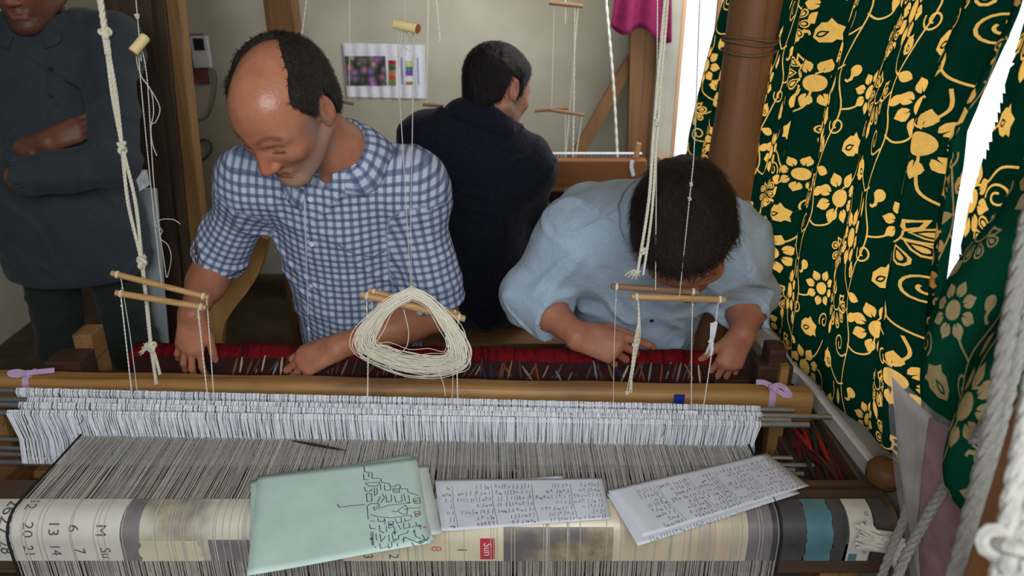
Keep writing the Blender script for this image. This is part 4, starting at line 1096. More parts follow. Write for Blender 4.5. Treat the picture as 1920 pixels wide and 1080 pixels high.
def curve2(pts, k=6): return [(p.x, p.y) for p in smooth_path([(x, y, 0) for x, y in pts], k)]
def flower(c, r, rot, n=8):
    out = [(disc(c, r * 0.34, 20), 1)]
    for k in range(n):
        a = rot + 2 * math.pi * k / n; w = 0.235
        pet = [(0.46, -0.06), (0.56, -0.17), (0.70, -w), (0.82, -0.20), (0.93, -0.09), (1.03, 0.0), (0.93, 0.09), (0.82, 0.20), (0.70, w), (0.56, 0.17), (0.46, 0.06), (0.50, 0.022), (0.68, 0.0), (0.50, -0.022)]
        out.append((xf(pet, c, a, r), 1))
    return out
def tulip(c, r, rot):
    b = [(-0.1, 0), (0.1, -0.35), (0.45, -0.5), (0.62, -0.42), (0.8, -0.55), (0.86, -0.25), (1.05, 0), (0.86, 0.25), (0.8, 0.55), (0.62, 0.42), (0.45, 0.5), (0.1, 0.35)]
    eye = leaf((0.05, 0), 0.5, 0.15, 0); eye2 = leaf((0.14, 0), 0.3, 0.07, 0)
    return [(xf(b, c, rot, r), 1), (xf(eye, c, rot, r), 0), (xf(eye2, c, rot, r), 1)]
def fan(c, r, rot):
    out = []
    for k in range(7):
        a = rot + R(-105 + 35 * k); s = xf([(0.42, 0)], c, a, r)[0]
        drop = [(0, 0), (0.25, -0.15), (0.46, -0.2), (0.6, -0.13), (0.65, 0), (0.6, 0.13), (0.46, 0.2), (0.25, 0.15)]
        out += [(xf(drop, s, a, r), 1), (xf([(x * 0.78 + 0.07, y * 0.68) for x, y in drop], s, a, r), 0), (xf([(x * 0.5 + 0.17, y * 0.38) for x, y in drop], s, a, r), 1)]
    arc = [xf([(0.34 * math.cos(t), 0.34 * math.sin(t))], c, rot, r)[0] for t in np.linspace(R(-110), R(110), 14)]
    out.append((line_poly(arc, r * 0.055), 1))
    for sg in (-1, 1):
        P = xf([(-0.1, 0.36 * sg), (-0.3, 0.62 * sg), (-0.62, 0.66 * sg), (-0.5, 0.44 * sg), (-0.42, 0.2 * sg), (-0.2, 0.22 * sg)], c, rot, r)
        Q = xf([(-0.2, 0.36 * sg), (-0.34, 0.54 * sg), (-0.5, 0.57 * sg), (-0.42, 0.42 * sg), (-0.34, 0.3 * sg)], c, rot, r); out += [(P, 1), (Q, 0)]
    return out
def comma(c, r, rot):
    pts = [(0.5 * math.cos(t), 0.5 * math.sin(t)) for t in np.linspace(R(-150), R(110), 14)] + [(-0.3, 0.75), (-0.75, 0.85), (-1.0, 0.6), (-0.9, 0.45), (-0.75, 0.62), (-0.5, 0.5), (-0.42, 0.2)]
    return [(xf(pts, c, rot, r), 1)]
def spiral(c, r, rot, w, sg=1, turns=1.35):
    P = []
    for t in np.linspace(0, 1, 24): a = rot + sg * 2 * math.pi * turns * t; q = r * (1 - 0.78 * t); P.append((c[0] + q * math.cos(a), c[1] + q * math.sin(a)))
    return [(line_poly(P, w), 1)]
def vine(pts, w=0.0036): return [(line_poly(curve2(pts), w), 1)]
TW, TH = 0.30, 0.43
def tile(ox, oy):
    o = []
    def A(x, y): return (ox + x, oy + y)
    V_ = lambda *p, w=0.0038: vine([A(*q) for q in p], w)
    o += V_((0.150, 0.0), (0.136, 0.07), (0.160, 0.15), (0.146, 0.22), (0.128, 0.30), (0.158, 0.37), (0.150, 0.43))
    o += V_((0.140, 0.055), (0.115, 0.045), (0.085, 0.06), (0.078, 0.10)); o += V_((0.158, 0.165), (0.185, 0.175), (0.215, 0.20), (0.222, 0.26))
    o += V_((0.130, 0.295), (0.105, 0.30), (0.080, 0.315)); o += V_((0.155, 0.135), (0.19, 0.115), (0.225, 0.115)); o += V_((0.150, 0.385), (0.185, 0.375), (0.215, 0.385), (0.24, 0.405))
    o += V_((0.222, 0.300), (0.262, 0.315), (0.285, 0.345), (0.325, 0.350)); o += V_((0.078, 0.135), (0.045, 0.165), (0.018, 0.215)); o += V_((0.225, 0.30), (0.205, 0.335), (0.212, 0.37))
    o += flower(A(0.076, 0.115), 0.056, 0.25); o += flower(A(0.224, 0.275), 0.058, 0.05); o += flower(A(0.062, 0.335), 0.044, 0.1)
    o += fan(A(0.242, 0.125), 0.058, R(-80)); o += fan(A(0.012, 0.018), 0.048, R(250))
    o += tulip(A(0.098, 0.215), 0.046, R(150)); o += tulip(A(0.236, 0.400), 0.044, R(20)); o += tulip(A(0.158, 0.205), 0.034, R(50))
    o += comma(A(0.286, 0.205), 0.027, R(20)); o += comma(A(0.120, 0.375), 0.024, R(160))
    o += spiral(A(0.196, 0.040), 0.026, R(-100), 0.0038); o += V_((0.142, 0.03), (0.165, 0.018), (0.19, 0.014)); o += spiral(A(0.130, 0.262), 0.020, R(20), 0.0036, -1); o += spiral(A(0.290, 0.300), 0.022, R(200), 0.0036, -1)
    o += spiral(A(0.030, 0.262), 0.022, R(-40), 0.0036)
    for (x, y, r_) in ((0.170, 0.325, 70), (0.150, 0.110, 150), (0.268, 0.035, 100), (0.120, 0.160, 10), (0.020, 0.400, 240)):
        o.append((leaf(A(x, y), 0.040, 0.0105, R(r_)), 1))
    return o
def in_poly(px, py, P):
    c = np.zeros(len(px), bool); n = len(P)
    for i in range(n):
        (x1, y1), (x2, y2) = P[i], P[i - 1]
        if y1 == y2: continue
        c ^= ((y1 > py) != (y2 > py)) & (px < (x2 - x1) * (py - y1) / (y2 - y1) + x1)
    return c
def cloth_cell(step):
    """one repeat of the print, triangulated along the edges of its motifs"""
    W, H = 2 * TW, TH; polys = []
    for i in range(-1, 3):
        for j in range(-2, 3):
            for p, g in tile(i * TW, j * TH + (TH / 2 if i % 2 else 0)):
                if max(q[0] for q in p) < 0 or min(q[0] for q in p) > W or max(q[1] for q in p) < 0 or min(q[1] for q in p) > H: continue
                polys.append((p, g))
    verts = []; edges = []; gx = round(W / step); gy = round(H / step)
    for j in range(gy + 1):
        for i in range(gx + 1): verts.append((W * i / gx, H * j / gy))
    at = lambda i, j: j * (gx + 1) + i
    edges += [(at(i, j), at(i + 1, j)) for i in range(gx) for j in (0, gy)] + [(at(i, j), at(i, j + 1)) for j in range(gy) for i in (0, gx)]
    for p, g in polys:
        b = len(verts); n = len(p); verts += p; edges += [(b + k, b + (k + 1) % n) for k in range(n)]
    ov, oe, of, _, _, _ = delaunay_2d_cdt([Vector(v) for v in verts], edges, [], 0, 1e-6, False)
    V = np.array([(v.x, v.y) for v in ov]); F = np.array([tuple(f) for f in of]); C = V[F].mean(1)
    k = (C[:, 0] > 0) & (C[:, 0] < W) & (C[:, 1] > 0) & (C[:, 1] < H); F = F[k]; C = C[k]
    gold = np.zeros(len(F), np.int32)
    for p, g in polys:
        a = np.array(p); m = np.nonzero((C[:, 0] > a[:, 0].min()) & (C[:, 0] < a[:, 0].max()) & (C[:, 1] > a[:, 1].min()) & (C[:, 1] < a[:, 1].max()))[0]
        if len(m): q = in_poly(C[m, 0], C[m, 1], p); gold[m[q]] = g
    used = np.unique(F); remap = np.full(len(V), -1); remap[used] = np.arange(len(used))
    return V[used], remap[F], gold
CELL = cloth_cell(0.0142)
def printed_cloth(W, H, seed, step, off=(0, 0)):
    Vc, Fc_, gc = CELL; Vs, Fs, gs = [], [], []; n = 0
    for i in range(-1, int(W / (2 * TW)) + 2):
        for j in range(-1, int(H / TH) + 2):
            V = Vc + np.array([i * 2 * TW - off[0], j * TH - off[1]]); C = V[Fc_].mean(1)
            k = (C[:, 0] > 0) & (C[:, 0] < W) & (C[:, 1] > 0) & (C[:, 1] < H)
            if not k.any(): continue
            Vs.append(V); Fs.append(Fc_[k] + n); gs.append(gc[k]); n += len(V)
    V = np.concatenate(Vs); F = np.concatenate(Fs); u = np.unique(F); r_ = np.full(len(V), -1); r_[u] = np.arange(len(u))
    V = V[u]; V[:, 0] = np.clip(V[:, 0], 0, W); V[:, 1] = np.clip(V[:, 1], 0, H)
    return V, r_[F], np.concatenate(gs)
def mat_curtain(name, dif, trans, fac, scale=400):
    m = NT(name); v = m.coord('Object'); f = m.noise(v, 90, 3)
    c1 = m.mix(f, lin(tuple(x * 0.9 for x in dif)), lin(dif)); c2 = m.mix(f, lin(tuple(x * 0.93 for x in trans)), lin(trans))
    d = m.n('ShaderNodeBsdfDiffuse'); t = m.n('ShaderNodeBsdfTranslucent'); mx = m.n('ShaderNodeMixShader'); mx.inputs[0].default_value = fac
    m.l(c1, d.inputs['Color']); m.l(c2, t.inputs['Color']); m.l(d.outputs[0], mx.inputs[1]); m.l(t.outputs[0], mx.inputs[2]); m.l(mx.outputs[0], m.out.inputs['Surface'])
    m.t.nodes.remove(m.b)
    return m.mat
M_cgreen = mat_curtain('dark green curtain cotton', (10, 66, 48), (3, 40, 27), 0.5)
M_lgreen = mat_curtain('less backlit green curtain cotton', (14, 84, 60), (4, 46, 30), 0.12)  # same cotton, less translucent to imitate a curtain shaded from the window
M_lgold = mat_curtain('less backlit printed curtain cotton', (196, 178, 132), (255, 206, 104), 0.12)  # its gold print, likewise toned to look out of the backlight
M_cgold = mat_curtain('gold printed curtain cotton', (204, 180, 124), (255, 194, 92), 0.68)

W_A, H_A, ZH, ZT = 2.05, 1.56, 0.695, 2.245
v2, fA, gA = printed_cloth(W_A, H_A, 1, 0.014, (0.05, 0.10))
V = np.zeros((len(v2), 3)); u = v2[:, 0]; hh = v2[:, 1]
hem = np.maximum(0.772 - 0.16 * u / W_A, 0.708); z = hem + hh * (ZT - hem) / H_A + 0.008 * np.sin(u * 9) * np.exp(-hh * 6)
yfar = np.clip(2.36 + (1.48 - z) * 0.62, 2.0, 2.95); GL = [at_wall(*q, 0.045) for q in ((1926, 30), (1904, 80), (1873, 147), (1851, 196), (1822, 267), (1820, 333), (1810, 422))]
yn = np.interp(z, [0.70, 1.10] + [q.z for q in reversed(GL)] + [2.3], [1.03, 1.06] + [q.y for q in reversed(GL)] + [GL[0].y - 0.03])
s = u / W_A
ph = 2 * math.pi * (u / 0.215 + 0.22 * np.sin(u * 5.1) + 0.10 * np.sin(hh * 2.4 + u * 3))
amp = 0.026 * (0.75 + 0.35 * np.sin(u * 7.7 + 1.0)) * (0.9 + 0.25 * np.cos(hh * 2.0))
y = yn + s * (yfar - yn) + amp * 0.55 * np.sin(2 * ph) * 0.5
off = 0.045 + amp * (np.sin(ph) + 0.28 * np.sin(2 * ph + 0.7)) + 0.012 * np.sin(hh * 5 + u * 2.1)
off = off * (0.30 + 0.70 * np.clip(hh / 0.35, 0, 1)); off = off * (1 - 0.55 * np.exp(-((y - 1.94) / 0.10) ** 2))
V[:, 0] = WX0 + WS * (y - WY0) - np.maximum(off, 0.008); V[:, 1] = y; V[:, 2] = z
o = mesh_obj('curtain', V, fA, [M_cgreen, M_cgold], None, (wall_x(1.9), 1.9, ZH), True, gA)
tag(o, 'wide dark green curtain with gold flower print covering the window behind the round pole', 'curtain', 'green and gold curtains')

# the next panel on the same wall, beyond the bright gap
W_B, H_B = 1.25, 1.56
v2, fB, gB = printed_cloth(W_B, H_B, 2, 0.014, (0.22, 0.16))
GR = [at_wall(*q, 0.030) for q in ((1918, 45), (1915, 58), (1878, 178), (1860, 249), (1838, 311), (1815, 391), (1806, 440))]
u = v2[:, 0]; hh = v2[:, 1]; z = ZH + 0.06 + hh * (ZT - ZH - 0.06) / H_B; s = u / W_B
ye = np.interp(z, [0.7, 1.1] + [q.z for q in reversed(GR)] + [2.3], [1.10, 1.12] + [q.y for q in reversed(GR)] + [GR[0].y])
y = ye + (0.02 - ye) * s; ph = 2 * math.pi * (u / 0.20 + 0.2 * np.sin(u * 6.0))
off = 0.030 + 0.022 * np.sin(ph) * np.minimum(1, u * 9)
V = np.stack([WX0 + WS * (y - WY0) - np.maximum(off, 0.007), y, z], 1)
o = mesh_obj('curtain', V, fB, [M_cgreen, M_cgold], None, (wall_x(0.6), 0.6, ZH), True, gB)
tag(o, 'green and gold curtain on the window side of the bright gap, behind the swept curtain', 'curtain', 'green and gold curtains')
# the nearest curtain, swept inward with its shade put into the less translucent cloth
rows = [(0.86, 2.245, None), (0.90, 1.75, None), (0.97, None, (1990, 190)), (1.00, None, (1928, 285)), (1.02, None, (1878, 385)), (1.03, None, (1792, 498)), (1.03, None, (1737, 620)), (1.03, None, (1722, 735)), (1.02, None, (1748, 795)), (1.00, None, (1800, 838))]
E = []
for (yy, zz, px) in rows:
    E.append(Vector((wall_x(yy) - 0.07, yy, zz)) if px is None else at_y(px[0], px[1], yy))
E = smooth_path(E, 10); Ln = [0.0]
for p, q in zip(E, E[1:]): Ln.append(Ln[-1] + (q - p).length)
H_B = Ln[-1]; W_B = 0.95
v2, fB, gB = printed_cloth(W_B, H_B, 2, 0.014, (0.30, 0.28))
Ea = np.array([tuple(p) for p in E]); Ln = np.array(Ln)
l = H_B - v2[:, 1]; e = np.stack([np.interp(l, Ln, Ea[:, k]) for k in range(3)], 1); s = v2[:, 0] / W_B
near = np.stack([np.full(len(s), 0.640), np.full(len(s), 0.34), e[:, 2]], 1)
bul = np.exp(-((e[:, 2] - 0.98) / 0.20) ** 2)
V = e + (near - e) * s[:, None]
ph = 2 * math.pi * (s * 4.4 + 0.25 * np.sin(v2[:, 1] * 4 + s * 5))
V[:, 0] -= (0.012 + 0.022 * bul) * (np.sin(ph) * 0.8 + 0.5 * np.sin(ph * 0.5 + 1.2)) * np.minimum(1, s * 6)
V[:, 0] -= 0.03 * bul * np.sin(np.pi * np.clip(s * 1.6, 0, 1))
V[:, 2] += bul * (-0.06 * s + 0.02 * np.sin(ph * 0.7))
V[:, 0] = np.minimum(V[:, 0], WX0 + WS * (V[:, 1] - WY0) - 0.055)
o = mesh_obj('curtain', V, fB, [M_lgreen, M_lgold], None, (wall_x(0.7) - 0.06, 0.7, 0.85), True, gB)
tag(o, 'shaded green curtain with pale flower print swept aside behind the thick ropes', 'curtain', 'green and gold curtains')

# ================================================================== tray of yarn ends beside the loom
M_tray = mat_wood('old tray wood', (84, 62, 42), (104, 78, 54), (54, 38, 26), 1, rough=0.75)
tx0, tx1, ty0, ty1, tz = 0.583, 0.690, 1.205, 1.66, 0.612
tr = empty('yarn_tray', ((tx0 + tx1) / 2, (ty0 + ty1) / 2, tz), 'dark wooden tray of leftover bobbins between the loom and curtain', 'tray')
MB().box((tx0, ty0, tz), (tx1, ty1, tz + 0.010), bev=0.001).build('base', M_tray, tr)
MB().box((tx0, ty0, tz + 0.010), (tx0 + 0.008, ty1, tz + 0.035), bev=0.001).build('side', M_tray, tr)
MB().box((tx1 - 0.008, ty0, tz + 0.010), (tx1, ty1, tz + 0.055), bev=0.001).build('side', M_tray, tr)
MB().box((tx0 + 0.008, ty0, tz + 0.010), (tx1 - 0.008, ty0 + 0.008, tz + 0.030), bev=0.001).build('end', M_tray, tr)
MB().box((tx0 + 0.008, ty1 - 0.008, tz + 0.010), (tx1 - 0.008, ty1, tz + 0.030), bev=0.001).build('end', M_tray, tr)
yc = [(92, 56, 38), (120, 30, 36), (176, 44, 26), (96, 78, 34), (66, 44, 34), (96, 26, 34), (54, 60, 44)]
yn_ = ['brown', 'maroon', 'orange red', 'mustard', 'dark brown', 'dark red', 'olive']
ms = []
for k, c in enumerate(yc):
    V_, F_ = tube_geo([(0, 0, 0), (0, 0.012, 0), (0, 0.05, 0.001), (0, 0.07, 0), (0, 0.11, 0)], [0.0015, 0.004, 0.0048, 0.003, 0.0012], 7)
    me = bpy.data.meshes.new('yarn_bobbin'); me.from_pydata([tuple(p) for p in V_], [], F_); me.materials.append(mat_noise('bobbin yarn ' + yn_[k], tuple(x * 0.8 for x in c), c, 300, rough=0.9, bump=0)); ms.append(me)
rd = random.Random(12)
for i in range(56):
    k = rd.choice((0, 0, 0, 1, 1, 4, 4, 4, 5, 5, 6, 3, 2)); o = bpy.data.objects.new('yarn_bobbin', ms[k]); COL.objects.link(o)
    o.location = (rd.uniform(tx0 + 0.016, tx1 - 0.016), rd.uniform(ty0 + 0.02, ty1 - 0.13), tz + 0.0155 + 0.0075 * (i // 10))
    o.rotation_euler = (R(rd.uniform(-3, 6)), 0, R(rd.uniform(-14, 14)))
    tag(o, yn_[k] + ' yarn bobbin lying in the dark wooden tray', 'bobbin', 'leftover bobbins in the tray')
# wooden knob at the beam's end
p = at_y(1652, 925, 1.17)
V_, F_ = tube_geo([(p.x, 1.17, 0.716), (p.x, 1.17, 0.73), (p.x, 1.17, 0.75), (p.x, 1.17, 0.762), (p.x, 1.17, 0.767)], [0.026, 0.034, 0.034, 0.024, 0.004], 18)
mesh_obj('knob', V_, F_, mat_wood('turned knob wood', (96, 68, 40), (116, 84, 52), (62, 42, 26), 0), loom, smooth=True)
# tuft of white cords tied round the beam end
mb = MB(); rd = random.Random(8)
for k in range(30):
    t = k / 29; a = at_y(1690 - 10 * t, 1000 + 40 * t, 1.048); c = at_y(1640 + 18 * rd.random(), 992 + 38 * t, 1.036); e = at_y(1600 + 30 * rd.random(), 980 + 46 * t + rd.uniform(-6, 6), 1.050)
    mb.tube(smooth_path([a, c + Vector((0, -0.012 * rd.random(), 0)), e], 4), 0.0024, 5)
for k in range(4): rope(mb, [at_y(1688 + 5 * k, 1000 + 10 * k, 1.046), at_y(1676, 1030 + 6 * k, 1.034), at_y(1668 + 4 * k, 1052 + 4 * k, 1.040)], 0.005, 3, 0.03)
tag(mb.build('cord_tuft', M_cord, None, 'auto'), 'frayed tuft of white cord knotted round the warp beam end', 'cord')

# ================================================================== plastic bag of folded pattern paper
def bag_y(px): return 1.035 - 0.17 * (px - 1662) / 190.0
out_px = [(1662, 677), (1700, 722), (1748, 768), (1800, 802), (1852, 836), (1846, 900), (1826, 990), (1800, 1075), (1785, 1150), (1720, 1150), (1704, 1060), (1692, 985), (1678, 900), (1668, 800)]
def pouch(outline, bulge, name, mat, parent, dy=0.0, solid=0.0):
    c = (sum(p[0] for p in outline) / len(outline), sum(p[1] for p in outline) / len(outline)); V_ = []; F_ = []; n = len(outline); rings = 5
    for sg in (-1, 1):
        b0 = len(V_)
        for j in range(rings):
            f = 1 - j / rings
            for (x, y_) in outline:
                q = (c[0] + (x - c[0]) * f, c[1] + (y_ - c[1]) * f); yy = bag_y(q[0]) + dy + sg * (bulge * (1 - f ** 2) + 0.0004) + 0.003 * math.sin(x * 0.09 + y_ * 0.05)
                V_.append(at_y(q[0], q[1], yy))
        V_.append(at_y(c[0], c[1], bag_y(c[0]) + dy + sg * bulge))
        for j in range(rings - 1):
            for i in range(n):
                a, b, c_, d_ = b0 + j * n + i, b0 + j * n + (i + 1) % n, b0 + (j + 1) * n + (i + 1) % n, b0 + (j + 1) * n + i
                F_.append((a, b, c_, d_) if sg < 0 else (d_, c_, b, a))
        for i in range(n):
            a, b = b0 + (rings - 1) * n + i, b0 + (rings - 1) * n + (i + 1) % n; F_.append((a, b, len(V_) - 1) if sg < 0 else (b, a, len(V_) - 1))
    m0 = rings * n + 1
    for i in range(n): F_.append((i, m0 + i, m0 + (i + 1) % n, (i + 1) % n))
    return mesh_obj(name, V_, F_, mat, parent, None, True)
bag = empty('plastic_bag', at_y(1750, 1150, bag_y(1750)), 'clear plastic bag holding folded maroon patterned paper beside the thick ropes', 'bag')
pouch(out_px, 0.012, 'film', M_film.mat, bag)
M_fold = mat_noise('maroon patterned paper', (168, 118, 120), (196, 150, 148), 26, rough=0.6, bump=0.2, c3=(140, 104, 106))
M_fold2 = mat_noise('greyish backing paper', (178, 168, 162), (204, 196, 190), 14, rough=0.6, bump=0.2)
pouch([(1742, 782), (1790, 806), (1840, 840), (1834, 900), (1812, 1000), (1788, 1140), (1730, 1140), (1722, 1000), (1728, 880)], 0.003, 'folded_paper', M_fold, bag)
pouch([(1672, 705), (1700, 735), (1745, 780), (1728, 890), (1720, 1000), (1728, 1130), (1716, 1060), (1700, 960), (1684, 860)], 0.002, 'backing_paper', M_fold2, bag, 0.004)

# ================================================================== thick ropes and post in front on the right
def thick(label, pts, r, name='thick_rope', knots=(), extra=None, group=None, hang=False):
    mb = MB(); P = [at_d(x, y_, d) for x, y_, d in pts]
    if hang: P = [up_to_ceiling(P[0], P[1])] + P
    rope(mb, P, r, 3, r * 7, 7)
    for (x, y_, d, kr) in knots: knot(mb, at_d(x, y_, d), kr, 0, x)
    if extra: extra(mb)
    return tag(mb.build(name, M_rope_grey, None, 'auto'), label, 'rope', group)
thick('thick off white rope running past the near curtain and the plastic bag', [(1975, 200, 0.80), (1924, 440, 0.80), (1880, 680, 0.81), (1846, 860, 0.82), (1812, 1000, 0.83), (1780, 1120, 0.84), (1740, 1300, 0.86)], 0.0095, hang=True)
thick('second thick off white rope lying alongside the first in front of the plastic bag', [(1990, 330, 0.84), (1932, 560, 0.85), (1884, 760, 0.86), (1850, 900, 0.87), (1808, 1060, 0.88), (1775, 1180, 0.90), (1750, 1300, 0.90)], 0.0085, hang=True,
      extra=lambda mb: rope(mb, [at_d(x, y_, 0.86) for x, y_ in ((1886, 640), (1905, 655), (1908, 690), (1890, 725), (1868, 770))], 0.006, 3, 0.04))
thick('slack rope from the curtain side down to the beam end tuft, behind the other', [(1762, 792, 1.16), (1740, 850, 1.19), (1716, 912, 1.23), (1690, 985, 1.28), (1655, 1075, 1.30), (1640, 1120, 1.31)], 0.0075)
thick('slack rope slanting across the plastic bag down to the beam end tuft', [(1866, 762, 0.90), (1840, 808, 0.98), (1790, 885, 1.08), (1740, 965, 1.16), (1696, 1048, 1.22), (1672, 1110, 1.25)], 0.0085)
thick('knotted rope hanging against the near wooden post', [(1965, 560, 0.62), (1926, 790, 0.62), (1900, 920, 0.62), (1884, 1030, 0.62), (1870, 1120, 0.62), (1850, 1300, 0.63)], 0.0085, hang=True, knots=((1880, 1030, 0.615, 0.013), (1902, 1045, 0.62, 0.011)),
      extra=lambda mb: rope(mb, [at_d(x, y_, 0.625) for x, y_ in ((1945, 760), (1938, 900), (1930, 970), (1912, 1030), (1905, 1120))], 0.0085, 3, 0.06, 7))
pp = at_d(1935, 960, 0.70)
o = MB().box((pp.x - 0.024, pp.y - 0.02, 0), (pp.x + 0.024, pp.y + 0.03, 2.55), bev=0.005).build('near_post', mat_wood('orange brown post wood', (150, 98, 56), (170, 116, 70), (110, 70, 38), 2, rough=0.5), None, (pp.x, pp.y, 0))
tag(o, 'orange brown wooden post behind the knotted rope, in front of the near curtain', 'post')
# ================================================================== people: smooth implicit bodies, meshed by surface nets
class Field:
    def __init__(s, lo, hi, h):
        s.lo = np.array(lo, dtype=np.float64); s.h = h
        s.n = [int(math.ceil((b - a) / h)) + 1 for a, b in zip(lo, hi)]
        s.ax = [(s.lo[k] + h * np.arange(s.n[k])).astype(np.float32) for k in range(3)]
        s.d = np.full(s.n, 0.5, dtype=np.float32)
    def sl(s, lo, hi):
        out = []
        for k in range(3):
            a = max(0, int((lo[k] - s.lo[k]) / s.h)); b = min(s.n[k], int((hi[k] - s.lo[k]) / s.h) + 2)
            if b <= a: return None
            out.append(slice(a, b))
        return tuple(out)
    def grid(s, q): return s.ax[0][q[0]][:, None, None], s.ax[1][q[1]][None, :, None], s.ax[2][q[2]][None, None, :]
    def add(s, prim, k=0.02):
        f, lo, hi = prim; m = k + 3 * s.h; q = s.sl([a - m for a in lo], [b + m for b in hi])
        if q is None: return
        b = f(*s.grid(q)); a = s.d[q]
        if k > 0: hh = np.maximum(k - np.abs(a - b), 0) / k; s.d[q] = np.minimum(a, b) - hh * hh * k * 0.25
        else: s.d[q] = np.minimum(a, b)
    def sub(s, prim, k=0.01):
        f, lo, hi = prim; m = k + 3 * s.h; q = s.sl([a - m for a in lo], [b + m for b in hi])
        if q is None: return
        b = -f(*s.grid(q)); a = s.d[q]
        hh = np.maximum(k - np.abs(a - b), 0) / max(k, 1e-6); s.d[q] = np.maximum(a, b) + hh * hh * k * 0.25
    def disp(s, f):
        I, J, K = np.nonzero(np.abs(s.d) < 0.016)
        s.d[I, J, K] += f(s.ax[0][I], s.ax[1][J], s.ax[2][K])
    def mesh(s):
        d = s.d; ins = d < 0; nx, ny, nz = d.shape
        c = ins[:-1, :-1, :-1].astype(np.int8)
        for (i, j, k) in ((1,0,0),(0,1,0),(0,0,1),(1,1,0),(1,0,1),(0,1,1),(1,1,1)): c = c + ins[i:nx-1+i, j:ny-1+j, k:nz-1+k]
        act = (c > 0) & (c < 8); I, J, K = np.nonzero(act); idx = np.full(act.shape, -1, np.int32); idx[I, J, K] = np.arange(len(I))
        acc = np.zeros((len(I), 3)); cnt = np.zeros(len(I))
        co = [(a, b, e) for a in (0, 1) for b in (0, 1) for e in (0, 1)]
        for p in co:
            for ax in range(3):
                if p[ax]: continue
                q = list(p); q[ax] = 1
                va = d[I + p[0], J + p[1], K + p[2]]; vb = d[I + q[0], J + q[1], K + q[2]]
                m = (va < 0) != (vb < 0); t = np.where(m, va / np.where(m, va - vb, 1), 0)
                for w in range(3): acc[:, w] += m * (p[w] + (t if w == ax else 0))
                cnt += m
        V = (np.stack([I, J, K], 1) + acc / cnt[:, None]) * s.h + s.lo
        F = []
        for ax in range(3):
            o1, o2 = [(1, 2), (2, 0), (0, 1)][ax]
            sa = [slice(None)] * 3; sb = [slice(None)] * 3; sa[ax] = slice(0, -1); sb[ax] = slice(1, None)
            A = ins[tuple(sa)]; B = ins[tuple(sb)]; X = np.nonzero(A != B); P = np.stack(X, 1)
            ok = (P[:, o1] > 0) & (P[:, o2] > 0) & (P[:, o1] < d.shape[o1] - 1) & (P[:, o2] < d.shape[o2] - 1); P = P[ok]
            e1 = np.zeros(3, int); e1[o1] = 1; e2 = np.zeros(3, int); e2[o2] = 1
            g = lambda Q: idx[Q[:, 0], Q[:, 1], Q[:, 2]]
            quad = np.stack([g(P - e1 - e2), g(P - e2), g(P), g(P - e1)], 1)
            fl = ~A[P[:, 0], P[:, 1], P[:, 2]]; quad[fl] = quad[fl][:, ::-1]
            F.append(quad)
        F = np.concatenate(F); F = F[(F >= 0).all(1)]
        return V, F
def v3(p): return np.array([float(x) for x in p])
def seg(a, b, ra, rb=None):
    a, b = v3(a), v3(b); rb = ra if rb is None else rb; ab = b - a; L2 = max(1e-9, float(ab @ ab)); mr = max(ra, rb)
    def f(X, Y, Z):
        px, py, pz = X - a[0], Y - a[1], Z - a[2]
        t = np.clip((px * ab[0] + py * ab[1] + pz * ab[2]) / L2, 0, 1)
        return (np.sqrt((px - t * ab[0]) ** 2 + (py - t * ab[1]) ** 2 + (pz - t * ab[2]) ** 2) - (ra + (rb - ra) * t)).astype(np.float32)
    return f, np.minimum(a, b) - mr, np.maximum(a, b) + mr
def ell(c, r, M=None):
    c = v3(c); r = v3(r); mr = r.max() if M is not None else None; MM = np.eye(3) if M is None else np.array(M)
    def f(X, Y, Z):
        p = (X - c[0], Y - c[1], Z - c[2]); q = [p[0] * MM[0, k] + p[1] * MM[1, k] + p[2] * MM[2, k] for k in range(3)]
        k0 = np.sqrt(sum((q[k] / r[k]) ** 2 for k in range(3))); k1 = np.sqrt(sum((q[k] / r[k] ** 2) ** 2 for k in range(3)))
        return (k0 * (k0 - 1) / np.maximum(k1, 1e-6)).astype(np.float32)
    e = r if M is None else np.full(3, mr)
    return f, c - e, c + e
def cut_seg(a, b, ra, rb):
    """a sleeve: tapered tube cut square and hollowed at b"""
    a, b = v3(a), v3(b); ab = b - a; L = np.linalg.norm(ab); u = ab / L; f0, lo, hi = seg(a, b + u * 0.05, ra, rb)
    def f(X, Y, Z):
        pl = (X - b[0]) * u[0] + (Y - b[1]) * u[1] + (Z - b[2]) * u[2]; d = f0(X, Y, Z)
        return np.maximum(np.maximum(d, pl), -np.maximum(d + 0.006, -(pl + 0.035))).astype(np.float32)
    return f, lo, hi
def smin(a, b, k): h = np.maximum(k - np.abs(a - b), 0) / k; return np.minimum(a, b) - h * h * k * 0.25
def smax(a, b, k): return -smin(-a, -b, k)
